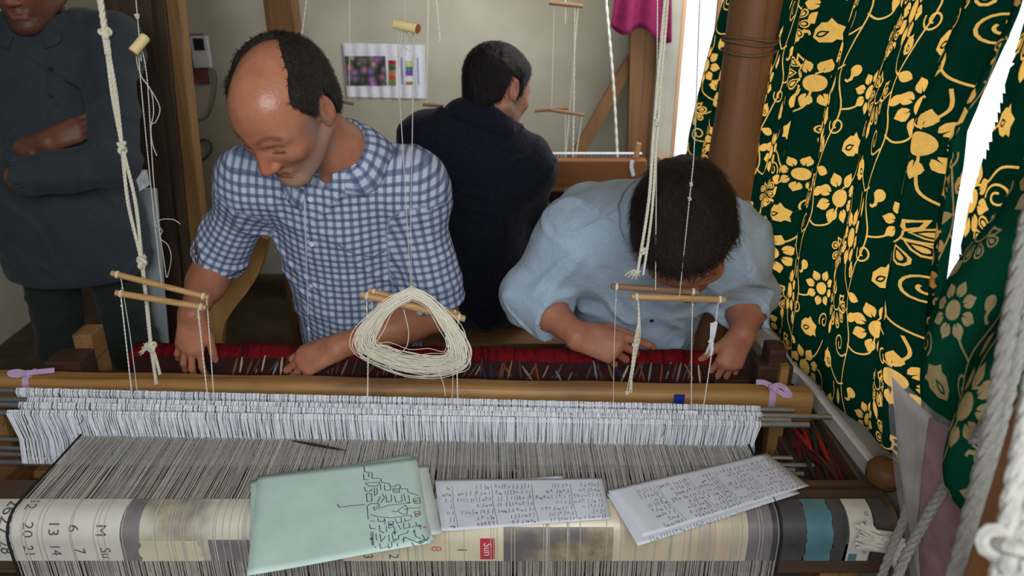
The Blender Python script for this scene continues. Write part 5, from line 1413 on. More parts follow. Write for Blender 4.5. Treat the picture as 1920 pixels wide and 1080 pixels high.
# ---- head in its own frame: face toward -y, up +z
def head_local(x, y, z, jaw=1.0, nose=1.0):
    E = lambda c, r: ell(c, r)[0](x, y, z)
    S = lambda a, b, ra, rb=None: seg(a, b, ra, rb)[0](x, y, z)
    d = E((0, 0.014, 0.030), (0.077, 0.098, 0.088))
    d = smin(d, E((0, -0.040, 0.015), (0.066, 0.056, 0.075)), 0.03)          # forehead
    d = smin(d, E((0, -0.036, -0.045), (0.058 * jaw, 0.056, 0.070)), 0.03)   # face
    for sg in (-1, 1):
        d = smin(d, S((sg * 0.056 * jaw, 0.012, -0.050), (sg * 0.020, -0.070, -0.098), 0.016, 0.014), 0.025)   # jaw line
        d = smin(d, E((sg * 0.042, -0.066, -0.022), (0.020, 0.018, 0.016)), 0.02)    # cheekbone
        d = smin(d, S((sg * 0.012, -0.088, 0.024), (sg * 0.046, -0.072, 0.022), 0.009, 0.008), 0.014)   # brow ridge
    d = smin(d, E((0, -0.077, -0.098), (0.024, 0.020, 0.018)), 0.02)         # chin
    for sg in (-1, 1):
        d = smax(d, -E((sg * 0.031, -0.104, 0.003), (0.017, 0.020, 0.011)), 0.012)   # eye sockets
        d = smin(d, E((sg * 0.031, -0.0765, 0.001), (0.0135, 0.0125, 0.0115)), 0.004)  # lidded eyes
    d = smin(d, S((0, -0.092, 0.012), (0, -0.112 * nose, -0.030), 0.008, 0.011), 0.012)     # nose
    d = smin(d, E((0, -0.108 * nose, -0.034), (0.012, 0.012, 0.010)), 0.008)
    for sg in (-1, 1): d = smin(d, E((sg * 0.012, -0.100 * nose, -0.036), (0.0085, 0.011, 0.0075)), 0.006)
    d = smin(d, S((-0.020, -0.086, -0.062), (0.020, -0.086, -0.062), 0.0065), 0.008)    # lips
    d = smin(d, S((0, -0.093, -0.060), (0, -0.093, -0.061), 0.006), 0.010)
    d = smin(d, S((-0.015, -0.087, -0.072), (0.015, -0.087, -0.072), 0.0068), 0.007)
    d = smax(d, -S((-0.022, -0.0945, -0.0667), (0.022, -0.0945, -0.0667), 0.0022), 0.003)
    for sg in (-1, 1):                                                        # ears
        e = E((sg * 0.0800, 0.016, -0.004), (0.0085, 0.019, 0.031)); e = smax(e, -E((sg * 0.0885, 0.013, 0.000), (0.007, 0.0105, 0.019)), 0.005)
        e = smin(e, S((sg * 0.074, 0.004, -0.012), (sg * 0.076, 0.006, -0.030), 0.006, 0.006), 0.006)
        d = smin(d, e, 0.006)
    return d.astype(np.float32)
def rot_m(pitch, yaw, roll=0.0):
    return np.array(Matrix.Rotation(R(yaw), 3, 'Z') @ Matrix.Rotation(R(roll), 3, 'Y') @ Matrix.Rotation(R(pitch), 3, 'X'))
def to_local(V, c, M, sc): return ((np.asarray(V) - v3(c)) @ M) / sc
def head_prim(c, M, sc=1.0, jaw=1.0, nose=1.0):
    c = v3(c)
    def f(X, Y, Z):
        p = (X - c[0], Y - c[1], Z - c[2]); q = [((p[0] * M[0, k] + p[1] * M[1, k] + p[2] * M[2, k]) / sc).astype(np.float32) for k in range(3)]
        return head_local(*q, jaw, nose) * sc
    return f, c - 0.155 * sc, c + 0.155 * sc
def hand_prims(w, a, n, side, curls, spread=0.06, th=(0.55, 0.35), sc=1.0):
    """wrist point, direction to the knuckles, back-of-hand normal, thumb side (+1: a x n)"""
    w = Vector(w); a = Vector(a).normalized(); n = Vector(n); n = (n - a * n.dot(a)).normalized(); s = a.cross(n) * side
    out = []; kx = (0.027, 0.009, -0.009, -0.025); ky = (0.086, 0.090, 0.086, 0.076)
    Lf = ((0.043, 0.026, 0.021), (0.047, 0.029, 0.022), (0.043, 0.027, 0.021), (0.034, 0.021, 0.018)); rf = (0.0090, 0.0092, 0.0088, 0.0078)
    for i in range(4):
        kn = w + (a * ky[i] + s * kx[i] + n * (0.002 - 0.004 * abs(i - 1.2))) * sc
        out.append((seg(w + s * kx[i] * 0.62 * sc, kn, 0.0145 * sc, 0.0115 * sc), 0.014)); p = kn; ang = 0.0
        dir0 = (a + s * spread * (1.2 - i)).normalized()
        for j in range(3):
            ang += R(curls[i][j]); d = dir0 * math.cos(ang) - n * math.sin(ang); q = p + d * Lf[i][j] * sc
            out.append((seg(p, q, (rf[i] - 0.0006 * j) * sc, (rf[i] - 0.0006 * (j + 1)) * sc), 0.0035)); p = q
    b = w + (a * 0.022 + s * 0.022 - n * 0.006) * sc
    d1 = (a * math.cos(th[0]) + s * math.sin(th[0]) - n * 0.25).normalized(); m1 = b + d1 * 0.044 * sc
    d2 = (a * math.cos(th[1]) + s * math.sin(th[1]) - n * 0.3).normalized(); m2 = m1 + d2 * 0.034 * sc; m3 = m2 + (d2 - n * 0.15).normalized() * 0.026 * sc
    out += [(seg(b, m1, 0.0155 * sc, 0.0115 * sc), 0.014), (seg(m1, m2, 0.0110 * sc, 0.0098 * sc), 0.004), (seg(m2, m3, 0.0098 * sc, 0.0080 * sc), 0.003)]
    return out

def mat_skin(name, c, red, stub):
    m = NT(name); v = m.coord('Object'); f = m.noise(v, 28, 4); f2 = m.noise(v, 160, 3)
    col = m.mix(f, lin(c), lin(red)); col = m.mix(m.math('MULTIPLY', f2, 0.10), col, lin((96, 60, 46)))
    def at(k): nd = m.n('ShaderNodeAttribute'); nd.attribute_name = k; return nd.outputs['Fac']
    st = m.math('MULTIPLY', at('stubble'), m.math('ADD', m.math('MULTIPLY', m.noise(v, 420, 2, lo=0.35, hi=0.65), 0.7), 0.15))
    col = m.mix(st, col, lin(stub)); col = m.mix(at('lip'), col, lin((140, 82, 74))); col = m.mix(at('brow'), col, lin((44, 34, 30)))
    col = m.mix(m.math('MULTIPLY', at('flush'), 0.35), col, lin((170, 84, 70)))
    m.base(col); m.l(m.math('SUBTRACT', 0.52, m.math('MULTIPLY', at('gloss'), 0.22)), m.b.inputs['Roughness']); m.spec(0.4); m.bump(f2, 0.22, 0.0010)
    m.b.inputs['Subsurface Weight'].default_value = 0.06; m.b.inputs['Subsurface Radius'].default_value = (0.008, 0.003, 0.002)
    return m.mat
def mat_hair(name, c1, c2, rough=0.5):
    m = NT(name); v = m.coord('Object', (60, 160, 60)); f = m.noise(v, 3.0, 5, 0.6, 0.3, 0.7)
    m.base(m.mix(f, lin(c1), lin(c2))); m.rough(rough); m.spec(0.25); m.bump(f, 0.6, 0.003); return m.mat
def head_masks(L, stub=1.0):
    x, y, z = L[:, 0], L[:, 1], L[:, 2]; ax = np.abs(x); front = y < -0.02
    ss = lambda a, b, t: np.clip((t - a) / (b - a), 0, 1) ** 2 * (3 - 2 * np.clip((t - a) / (b - a), 0, 1))
    near = (np.abs(L).max(1) < 0.16)
    bz = 0.030 + 0.006 * np.sin(np.clip((ax - 0.012) / 0.04, 0, 1) * math.pi) - np.clip(ax - 0.04, 0, 1) * 0.25
    brow = (1 - ss(0.002, 0.0075, np.abs(z - bz))) * ss(0.008, 0.014, ax) * (1 - ss(0.050, 0.058, ax)) * (y < -0.045)
    lash = (1 - ss(0.0008, 0.0026, np.abs(z + 0.0055 - (ax - 0.031) ** 2 * 6))) * (np.abs(ax - 0.031) < 0.0135) * (y < -0.075)
    lip = (1 - ss(0.006, 0.010, np.abs(z + 0.066))) * (1 - ss(0.018, 0.025, ax)) * (y < -0.084)
    stb = ss(-0.028, -0.075, z) * ss(0.030, -0.01, y) * ss(-0.130, -0.105, z)
    side = ss(0.046, 0.062, ax) * ss(-0.052, -0.026, y) * ss(0.012, -0.006, y) * ss(0.045, 0.0, z) * ss(-0.085, -0.04, z)
    stb = np.maximum(stb, side) * (1 - lip) * (np.sqrt((ax / 0.03) ** 2 + ((z + 0.03) / 0.022) ** 2) > 1)
    flush = np.exp(-((ax / 0.022) ** 2 + ((z + 0.028) / 0.022) ** 2)) * (y < -0.08) + 0.6 * np.exp(-(((ax - 0.045) / 0.02) ** 2 + ((z + 0.03) / 0.02) ** 2)) * (y < -0.03)
    return {'gloss': ss(0.02, 0.06, z) * near, 'flush': flush * near, 'brow': np.maximum(brow * 0.55, lash * 0.8) * near, 'lip': lip * near * 0.6, 'stubble': stb * near * stub}
def hair_mesh(c, M, sc, style, thick=0.012):
    F_ = Field(v3(c) - 0.15 * sc, v3(c) + 0.15 * sc, 0.0026)
    X, Y, Z = F_.grid((slice(None),) * 3); cc = v3(c); p = (X - cc[0], Y - cc[1], Z - cc[2])
    x, y, z = [((p[0] * M[0, k] + p[1] * M[1, k] + p[2] * M[2, k]) / sc).astype(np.float32) for k in range(3)]
    d = ell((0, 0.014, 0.030), (0.077, 0.098, 0.088))[0](x, y, z); d = smin(d, ell((0, -0.040, 0.015), (0.066, 0.056, 0.075))[0](x, y, z), 0.03)
    d = smin(d, ell((0, 0.045, -0.030), (0.060, 0.050, 0.055))[0](x, y, z), 0.03)
    lock = vnoise(x * 70 + 9, y * 40 + 5, z * 70 + 3) * 0.5 + vnoise(x * 150, y * 90, z * 150) * 0.3
    if style == 'full':
        hz = np.interp(y, [-0.12, -0.085, -0.060, -0.040, -0.022, -0.016, -0.006, 0.000, 0.034, 0.044, 0.075, 0.12], [0.078, 0.070, 0.062, 0.045, 0.010, -0.030, -0.034, 0.026, 0.030, -0.045, -0.080, -0.085])
        t = thick * (0.55 + 0.45 * np.clip((z + 0.03) / 0.08, 0, 1)); t = t * (0.5 + 0.5 * np.clip((z - hz) / 0.03, 0, 1))
        dd = d - t - 0.0032 * lock; dd = smax(dd, (hz - z + 0.004 * lock) * 0.7, 0.004)
    else:
        hz = np.interp(y, [-0.12, -0.060, -0.038, -0.024, -0.016, -0.006, 0.000, 0.034, 0.044, 0.075, 0.12], [0.20, 0.20, 0.072, 0.036, 0.018, 0.016, 0.030, 0.034, -0.045, -0.078, -0.085])
        w = np.interp(y, [-0.12, -0.07, -0.03, 0.01, 0.04, 0.065, 0.08], [0.080, 0.074, 0.064, 0.052, 0.034, 0.012, -0.03])
        side = np.abs(x) - w + 0.004 * lock
        t = thick * np.clip(side / 0.02, 0.15, 1.0)
        dd = d - t - 0.0028 * lock; dd = smax(dd, (hz - z + 0.004 * lock) * 0.7, 0.004)
        bald = smax(-side, (0.020 - z), 0.01) * -1.0             # inside the bald zone: side<0 and z>0.02
        dd = smax(dd, -np.maximum(side, 0.020 - z) * 0.8, 0.003)
    F_.d[:] = dd * sc
    inner = (ell((0, 0.014, 0.030), (0.077, 0.098, 0.088))[0](x, y, z) + 0.006) * sc
    F_.d[:] = np.maximum(F_.d, -inner)
    return F_.mesh()
def hair_strands(V, F, c, M, sc, n, length, seed=1, comb=(0.35, -0.45, -0.75), w=0.0006, sparse=None):
    """short combed strands rooted all over the hair"""
    rg = np.random.default_rng(seed); fi = rg.integers(0, len(F), n); q = V[F[fi]]; P = q.mean(1); N = np.cross(q[:, 2] - q[:, 0], q[:, 3] - q[:, 1]); N /= np.linalg.norm(N, axis=1)[:, None] + 1e-9
    L = to_local(P, c, M, sc); Nl = N @ M
    d = np.stack([np.sign(L[:, 0]) * comb[0] * np.clip(np.abs(L[:, 0]) / 0.05, 0, 1), np.full(n, comb[1]), np.full(n, comb[2])], 1) + rg.normal(0, 0.22, (n, 3))
    d -= Nl * (d * Nl).sum(1)[:, None]; d /= np.linalg.norm(d, axis=1)[:, None] + 1e-9
    keep = (Nl * (L - np.array([0, 0.01, 0.02]))).sum(1) > 0; d = d @ M.T
    ln = length * (0.6 + 0.8 * rg.random(n)); S = np.cross(d, N); w_ = w * (0.7 + 0.6 * rg.random(n))
    A = P - N * 0.0015; B = P + d * (ln * 0.55)[:, None] + N * (0.0022 + 0.0018 * rg.random(n))[:, None]; C = P + d * ln[:, None] + N * rg.normal(0.0012, 0.0016, n)[:, None]
    W = S * w_[:, None]
    VV = np.stack([A - W, A + W, B - W * .8, B + W * .8, C], 1)[keep]; m = len(VV); b = np.arange(m)[:, None] * 5
    FF = [tuple(r_) for r_ in (b + np.array([[0, 1, 3, 2]])).tolist()] + [tuple(r_) for r_ in (b + np.array([[2, 3, 4]])).tolist()]
    return VV.reshape(-1, 3), FF
from mathutils.bvhtree import BVHTree
class Surf:
    def __init__(s, V, F): s.t = BVHTree.FromPolygons([tuple(p) for p in V], [tuple(int(i) for i in f) for f in F])
    def px(s, x, y, off=0.0):
        d = ray(x, y).normalized(); h = s.t.ray_cast(C0, d)
        if h[0] is None: return None, None
        n = h[1] if h[1].dot(d) < 0 else -h[1]; return h[0] + n * off, n
    def near(s, p, off=0.0):
        h = s.t.find_nearest(Vector(p)); n = h[1]; return h[0] + n * off, n
def drape(surf, pts_px, w, off, name, mat, parent, thick=0.0015, uv=None):
    """a strip of cloth laid along pixels on a garment"""
    P = []
    for x, y in pts_px:
        p, n = surf.px(x, y, off)
        if p is not None: P.append((p, n))
    V = []; F = []
    for i, (p, n) in enumerate(P):
        t = (P[min(i + 1, len(P) - 1)][0] - P[max(i - 1, 0)][0]).normalized(); s = t.cross(n).normalized()
        for a, b in ((-1, -1), (1, -1), (1, 1), (-1, 1)): V.append(p + s * a * w / 2 + n * b * thick / 2)
    for i in range(len(P) - 1):
        for j in range(4): F.append((i * 4 + j, i * 4 + (j + 1) % 4, i * 4 + 4 + (j + 1) % 4, i * 4 + 4 + j))
    return mesh_obj(name, V, F, mat, parent)
def button(surf, x, y, r, mat, parent):
    p, n = surf.px(x, y, 0.0015)
    if p is None: return
    q = n.to_track_quat('Z', 'Y').to_matrix(); V = []; F = []
    for (rr_, hh_) in ((r, 0), (r, 0.0016), (r * 0.86, 0.0022), (r * 0.68, 0.0014), (0.0001, 0.0014)):
        for k in range(14): a = 2 * math.pi * k / 14; V.append(p + q @ Vector((rr_ * math.cos(a), rr_ * math.sin(a), hh_)))
    for i in range(4):
        for k in range(14): F.append((i * 14 + k, i * 14 + (k + 1) % 14, i * 14 + 14 + (k + 1) % 14, i * 14 + 14 + k))
    b = mesh_obj('button', V, F, mat, parent, smooth=False)
    mb = MB()
    for dx, dy in ((1, 1), (1, -1), (-1, 1), (-1, -1)):
        c = p + q @ Vector((dx * r * .22, dy * r * .22, 0.0016)); mb.tube([c, c + n * 0.0004], r * 0.1, 5)
    mb.build('thread_hole', M_ink, b)
def collar(surf, c, fwd, up, r_in, h_back, h_front, fall, tip, mat, parent, open_deg=24, off=0.004, uvs=None, ry=1.0, name='collar'):
    """a turned-down shirt collar round the neck"""
    fwd = Vector(fwd); up = Vector(up).normalized(); fwd = (fwd - up * fwd.dot(up)).normalized(); sd = fwd.cross(up); c = Vector(c); V = []; F = []; UV = []; n = 44; m = 7
    for i in range(n + 1):
        ph = R(open_deg) + (2 * math.pi - 2 * R(open_deg)) * i / n; d = fwd * math.cos(ph) * ry + sd * math.sin(ph); fr = (1 + math.cos(ph)) / 2
        top = c + d * r_in + up * (h_back * (1 - fr) + h_front * fr)
        e = max(0.0, 1 - min(i, n - i) / 7.0); L = fall + tip * e ** 1.6
        base = c + d * (r_in + L * 0.80) - up * 0.02 + fwd * (0.6 * tip * e)
        q, nn = surf.near(base, off)
        stand = c + d * (r_in - 0.002) + up * (h_back * (1 - fr) + h_front * fr - 0.030)
        pts = [stand, top - up * 0.006 - d * 0.001, top + up * 0.001 + d * 0.003]
        for j in range(1, 5):
            t = j / 4; s_ = (top + d * 0.005).lerp(q, t) + (up * 0.6 + d * 0.4) * 0.008 * math.sin(math.pi * t)
            q2, n2 = surf.near(s_, 0); dd = (s_ - q2).dot(n2)
            if dd < off: s_ = q2 + n2 * off
            pts.append(s_)
        for j, p in enumerate(pts): V.append(p); UV.append((i * 0.0085, j * 0.012))
    for i in range(n):
        for j in range(m - 1): k = i * m + j; F.append((k, k + m, k + m + 1, k + 1))
    o = mesh_obj(name, V, F, mat, parent, smooth=True, uv=UV); md = o.modifiers.new('t', 'SOLIDIFY'); md.thickness = 0.0022; md.offset = 1
    return o
def arm_axes(p): return [Vector(q) for q in p]
def frame_of(pelvis, neck, sl, sr):
    w = (Vector(neck) - Vector(pelvis)).normalized(); x = (Vector(sr) - Vector(sl)).normalized(); x = (x - w * x.dot(w)).normalized(); y = w.cross(x)
    return x, y, w
def torso_prims(pelvis, neck, sl, sr, inf=0.0, belly=0.0, front=-1):
    """garment torso; front = sign of the body's y axis that points to the front"""
    x, y, w = frame_of(pelvis, neck, sl, sr); M = np.array([x, y, w]).T; pv, nk, a, b = Vector(pelvis), Vector(neck), Vector(sl), Vector(sr)
    L = (nk - pv).length; mid = (a + b) / 2; hw = (b - a).length / 2
    ch = pv + w * L * 0.66 + (mid - (pv + w * L * 0.9)) * 0.5
    bl = pv + w * L * 0.28 + y * front * (0.01 + belly)
    out = [(ell(ch, (hw * 0.86 + inf, 0.112 + inf, L * 0.38 + inf), M), 0.05), (ell(bl, (hw * 0.80 + inf, 0.118 + inf + belly, L * 0.36 + inf), M), 0.06),
           (ell(pv + w * 0.03, (hw * 0.84 + inf, 0.125 + inf, 0.13 + inf), M), 0.05),
           (seg(a, b, 0.058 + inf), 0.05), (seg(nk - w * 0.03, a + w * 0.01, 0.045 + inf, 0.050 + inf), 0.05), (seg(nk - w * 0.03, b + w * 0.01, 0.045 + inf, 0.050 + inf), 0.05)]
    return out, (x, y, w)
def part_uv(V, segs, fr, org):
    """cloth coordinates: along the arms on the sleeves, across and along the trunk elsewhere"""
    x, y, w = [v3(q) for q in fr]; P = V - v3(org); th = np.arctan2(P @ x, np.abs(P @ y) + 0.05)
    uv = np.stack([P @ x, P @ w], 1)
    for (a, b, r, tr) in segs:
        a, b = v3(a), v3(b); ab = b - a; L = np.linalg.norm(ab); u = ab / L; q = V - a; t = q @ u; c = q - np.outer(np.clip(t, -0.02, L), u); dist = np.linalg.norm(c, axis=1)
        e1 = np.cross(u, [0.0, 1.0, 0.15]); e1 /= np.linalg.norm(e1); e2 = np.cross(u, e1); ang = np.arctan2(c @ e2, c @ e1)
        m = (dist < r * 1.45) & (t > tr); uv[m] = np.stack([ang[m] * r, t[m] + 0.007], 1)
    return uv
def fold_noise(amp, seed, sx=7, sy=7, sz=15):
    """soft creases: ridged noise stretched along two slanting directions, plus broad unevenness"""
    def f(X, Y, Z):
        q = X * 0.75 + Z * 0.65; r_ = Z * 0.75 - X * 0.65
        wb = 0.5 * vnoise(X * 5 + seed, Y * 5, Z * 5 + seed)
        a = vnoise(q * sx + seed + wb, Y * sy + seed, r_ * sz + wb); e = vnoise(r_ * sx * 1.1 + 4.2 + seed, Y * sy + seed, q * sz * 1.1 + wb * 2)
        b = vnoise(X * 30 + seed * 3, Y * 24, Z * 40 + seed); c = vnoise(X * 6 + seed * 2, Y * 6 + 3.1, Z * 6 + seed)
        rid = lambda t: np.clip(1 - 3.2 * np.abs(t), 0, 1) ** 1.5
        m = np.clip(0.6 + 0.9 * c, 0, 1.3)
        return (-amp * (1.5 * m * rid(a) + 1.3 * (1.3 - m) * rid(e) + 0.9 * c + 0.25 * b)).astype(np.float32)
    return f
def bbox(prims, m=0.03):
    lo = np.min([p[0][1] for p in prims], 0) - m; hi = np.max([p[0][2] for p in prims], 0) + m; return lo, hi
def mesh_of(prims, h, disp=None, subs=()):
    lo, hi = bbox(prims); F_ = Field(lo, hi, h)
    for p, k in prims: F_.add(p, k)
    if disp: F_.disp(disp)
    for p, k in subs: F_.sub(p, k)
    return F_.mesh()
# ------------------------------------------------------------------ garment materials
def mat_cloth(name, c1, c2, scale=260, rough=0.9, bump=0.25, c3=None):
    m = NT(name); v = m.coord('Object'); f = m.noise(v, scale, 3); g = m.noise(v, 11, 4)
    c = m.mix(f, lin(c1), lin(c2))
    if c3 is not None: c = m.mix(m.math('MULTIPLY', g, 0.6), c, lin(c3))
    m.base(c); m.rough(rough); m.spec(0.15); m.b.inputs['Sheen Weight'].default_value = 0.08
    m.bump(m.math('ADD', m.math('MULTIPLY', f, 0.12), g), bump * 2, 0.008); return m.mat
def mat_plaid(name):
    m = NT(name); uvn = m.n('ShaderNodeUVMap'); uvn.uv_map = 'cloth'; sp = m.n('ShaderNodeSeparateXYZ'); m.l(uvn.outputs[0], sp.inputs[0])
    vn = m.coord('Object'); wob = m.math('MULTIPLY', m.noise(vn, 16, 2, lo=0, hi=1), 0.06)
    def band(o, per, w0, w1, ph=0.0):
        q = m.math('ADD', m.math('MULTIPLY', o, 1.0 / per), m.math('ADD', wob, ph)); fr = m.math('FRACT', q); d = m.math('ABSOLUTE', m.math('SUBTRACT', fr, 0.5))
        mr = m.n('ShaderNodeMapRange'); mr.interpolation_type = 'SMOOTHSTEP'; mr.inputs[1].default_value = w0; mr.inputs[2].default_value = w1; mr.inputs[3].default_value = 1; mr.inputs[4].default_value = 0
        m.l(d, mr.inputs[0]); return mr.outputs[0]
    P_ = 0.0178
    hb = m.math('MULTIPLY', band(sp.outputs[0], P_, 0.14, 0.30), 1.0); vb = band(sp.outputs[1], P_, 0.14, 0.30)
    thin = m.math('MAXIMUM', band(sp.outputs[0], P_ * 2, 0.015, 0.035, 0.25), band(sp.outputs[1], P_ * 2, 0.015, 0.035, 0.25))
    c = lin((190, 201, 220)); c1 = m.mix(m.math('MULTIPLY', hb, 0.70), c, lin((78, 94, 132))); c2 = m.mix(m.math('MULTIPLY', vb, 0.68), c1, lin((60, 76, 114)))
    c3 = m.mix(m.math('MULTIPLY', thin, 0.35), c2, lin((52, 62, 96)))
    f = m.noise(vn, 11, 4); m.base(c3); m.rough(0.9); m.spec(0.12); m.bump(f, 0.45, 0.007); return m.mat
M_plaid = mat_plaid('blue and white plaid cotton')
M_paleblue = mat_cloth('pale blue grey cotton', (158, 178, 196), (176, 194, 210), c3=(150, 168, 186))
M_navy = mat_cloth('navy fleece', (20, 22, 36), (30, 32, 48), 120, 0.95, 0.3)
M_darkshirt = mat_cloth('dark slate cotton', (50, 58, 64), (64, 72, 78), c3=(46, 54, 62))
M_trouser = mat_cloth('dark green trousers', (34, 42, 38), (44, 52, 48))
M_trouser2 = mat_cloth('dark grey trousers', (40, 40, 44), (54, 54, 58))
M_shoe = mat_plain('dark shoe leather', (40, 32, 28), 0.5)
M_skin1 = mat_skin('tanned skin', (186, 128, 98), (170, 106, 80), (150, 138, 130))
M_skin3 = mat_skin('warm skin', (176, 120, 94), (166, 102, 80), (70, 56, 50))
M_skin2 = mat_skin('fair skin', (196, 142, 120), (182, 118, 100), (120, 108, 104))
M_skin4 = mat_skin('brown skin', (128, 84, 62), (112, 68, 52), (36, 30, 28))
M_hair1 = mat_hair('dark greying hair', (22, 18, 15), (52, 44, 37)); M_hair_black = mat_hair('black hair', (16, 14, 14), (34, 29, 28)); M_hair_brown = mat_hair('black brown hair', (22, 15, 13), (44, 30, 25))
M_btn = mat_plain('white shirt button', (232, 232, 234), 0.3, var=0.02); M_btn_dark = mat_plain('dark shirt button', (30, 30, 36), 0.3, var=0.02)
M_inner = mat_plain('white under collar', (216, 214, 208), 0.8, var=0.03)

def below(z0):
    return (lambda X, Y, Z: ((Z - z0) + 0 * X + 0 * Y).astype(np.float32)), np.array([-3.0, 0.0, -1.0]), np.array([3.0, 5.0, z0])
def make_person(P):
    """P: pose points and options; returns the root and the garment surface"""
    pv, nk, sl, sr = P['pelvis'], P['neck'], P['sl'], P['sr']
    root = empty('person', (pv[0], pv[1], 0.0), P['label'], 'person')
    fs = P.get('front', -1); hc, HM, hs = P['head'], P['HM'], P.get('hs', 1.0)
    # ---- garment
    tp, fr = torso_prims(pv, nk, sl, sr, P.get('inf', 0.012), P.get('belly', 0.0), fs); tp += P.get('extra_torso', [])
    gar = list(tp); segs = []
    for (s, e, w, kind) in P['arms']:
        ru, re = P.get('ru', 0.062), P.get('re', 0.056)
        if kind == 'short':
            c = Vector(s).lerp(Vector(e), P.get('cut', 0.93)); gar.append((cut_seg(s, c, ru, re + 0.012), 0.06)); segs.append((s, c, ru + 0.004, 0.02))
        elif kind == 'half':                      # sleeve rolled to the forearm
            c = Vector(e).lerp(Vector(w), P.get('cut', 0.45)); gar += [(seg(s, e, ru, re), P.get('ka', 0.065)), (cut_seg(e, c, re, 0.050), P.get('kf', 0.03))]; segs += [(s, e, ru, 0.02), (e, c, 0.052, 0.0)]
        else:
            gar += [(seg(s, e, ru, re), P.get('ka', 0.065)), (cut_seg(e, w, re, 0.040), P.get('kf', 0.03))]; segs += [(s, e, ru, 0.02), (e, w, 0.05, 0.0)]
    nkd = (Vector(hc) - Vector(nk)).normalized()
    subs = [(seg(Vector(nk) - nkd * 0.02, Vector(nk) + nkd * 0.14, P.get('neck_hole', 0.058)), 0.012)] + P.get('subs', [])
    V, F_ = mesh_of(gar, P.get('hg', 0.0045), fold_noise(P.get('fold', 0.0035), P.get('seed', 1.0)), subs)
    uv = part_uv(V, segs, fr, pv)
    shirt = mesh_obj(P.get('garment', 'shirt'), V, F_, P['cloth'], root, smooth=True, uv=uv); S = Surf(V, F_)
    # ---- body: head, neck, core, arms and hands in one skin
    x, y, w_ = fr; M = np.array([x, y, w_]).T; L = (Vector(nk) - Vector(pv)).length
    body = [(ell(Vector(pv) + w_ * L * 0.62, (0.13, 0.075, L * 0.36), M), 0.04), (seg(sl, sr, 0.036), 0.04), (seg(Vector(nk) - w_ * 0.06 , Vector(nk), 0.055, 0.052), 0.04)]
    nb = Vector(hc) + Vector(HM @ np.array([0, 0.028, -0.055])) * hs
    body.append((seg(nk, nb, P.get('nr', 0.052), P.get('nr', 0.052) * 0.98), 0.04))
    for i, (s, e, w, kind) in enumerate(P['arms']):
        body += [(seg(s, e, 0.046, 0.040), 0.03), (seg(e, Vector(e).lerp(Vector(w), 0.35), 0.042, 0.042), 0.03), (seg(Vector(e).lerp(Vector(w), 0.3), w, 0.042, 0.0275), 0.03)]
        hp = P['hands'][i]
        if hp: body += hand_prims(w, *hp)
    body.append((head_prim(hc, HM, hs, P.get('jaw', 1.0), P.get('nose', 1.0)), 0.018))
    V2, F2 = mesh_of(body, P.get('hb', 0.0030))
    bo = mesh_obj('body', V2, F2, P['skin'], root, smooth=True, attrs=head_masks(to_local(V2, hc, HM, hs), P.get('stub', 0.8)))
    V3, F3 = hair_mesh(hc, HM, hs, P['hair'], P.get('ht', 0.012))
    VS, FS = hair_strands(V3, F3, hc, HM, hs, P.get('strands', 5000), P.get('sl_', 0.016), 3, P.get('comb', (0.35, -0.45, -0.75)))
    if P['hair'] == 'bald':
        VS2, FS2 = hair_strands(V3, F3, hc, HM, hs, 1600, 0.013, 8, (-0.8, -0.5, 0.05)); FS = FS + [tuple(i + len(VS) for i in q) for q in FS2]; VS = np.concatenate([VS, VS2])
    mesh_obj('hair', np.concatenate([V3, VS]), [tuple(q) for q in F3.tolist()] + [tuple(i + len(V3) for i in q) for q in FS], P['hair_mat'], root, smooth=True)
    # ---- trousers and shoes
    tr = [(ell(Vector(pv) - w_ * 0.0 + Vector((0, 0, -0.01)), (0.155, 0.125, 0.11), M), 0.05)]
    for hip, knee, ank in P['legs']:
        tr += [(seg(hip, knee, 0.082, 0.064), 0.05), (cut_seg(knee, ank, 0.064, 0.052), 0.04)]
        d = Vector(P.get('toe', (0, -1, 0))); a = Vector((ank[0], ank[1], 0.045))
        Vs, Fs = mesh_of([(seg(a - d * 0.03, a + d * 0.07, 0.042, 0.040), 0.03), (seg(a + d * 0.05 + Vector((0, 0, -0.008)), a + d * 0.16 + Vector((0, 0, -0.012)), 0.040, 0.033), 0.03), (seg(a, a + Vector((0, 0, 0.06)), 0.042, 0.046), 0.03)], 0.008)
        Vs[:, 2] = np.maximum(Vs[:, 2], 0.001); mesh_obj('shoe', Vs, Fs, M_shoe, root, smooth=True)
    Vt, Ft = mesh_of(tr, 0.008, fold_noise(0.004, 5.0)); mesh_obj('trousers', Vt, Ft, P['trouser'], root, smooth=True)
    return root, shirt, S, fr
def seated_legs(pv, fs, gap=0.10, z=0.50, reach=0.42):
    out = []
    for sg in (-1, 1):
        h = Vector((pv[0] + sg * gap, pv[1] + fs * 0.02, z)); k = Vector((pv[0] + sg * (gap + 0.06), pv[1] + fs * reach, z - 0.005)); a = Vector((k.x, k.y + fs * 0.0, 0.10)); out.append((h, k, a))
    return out

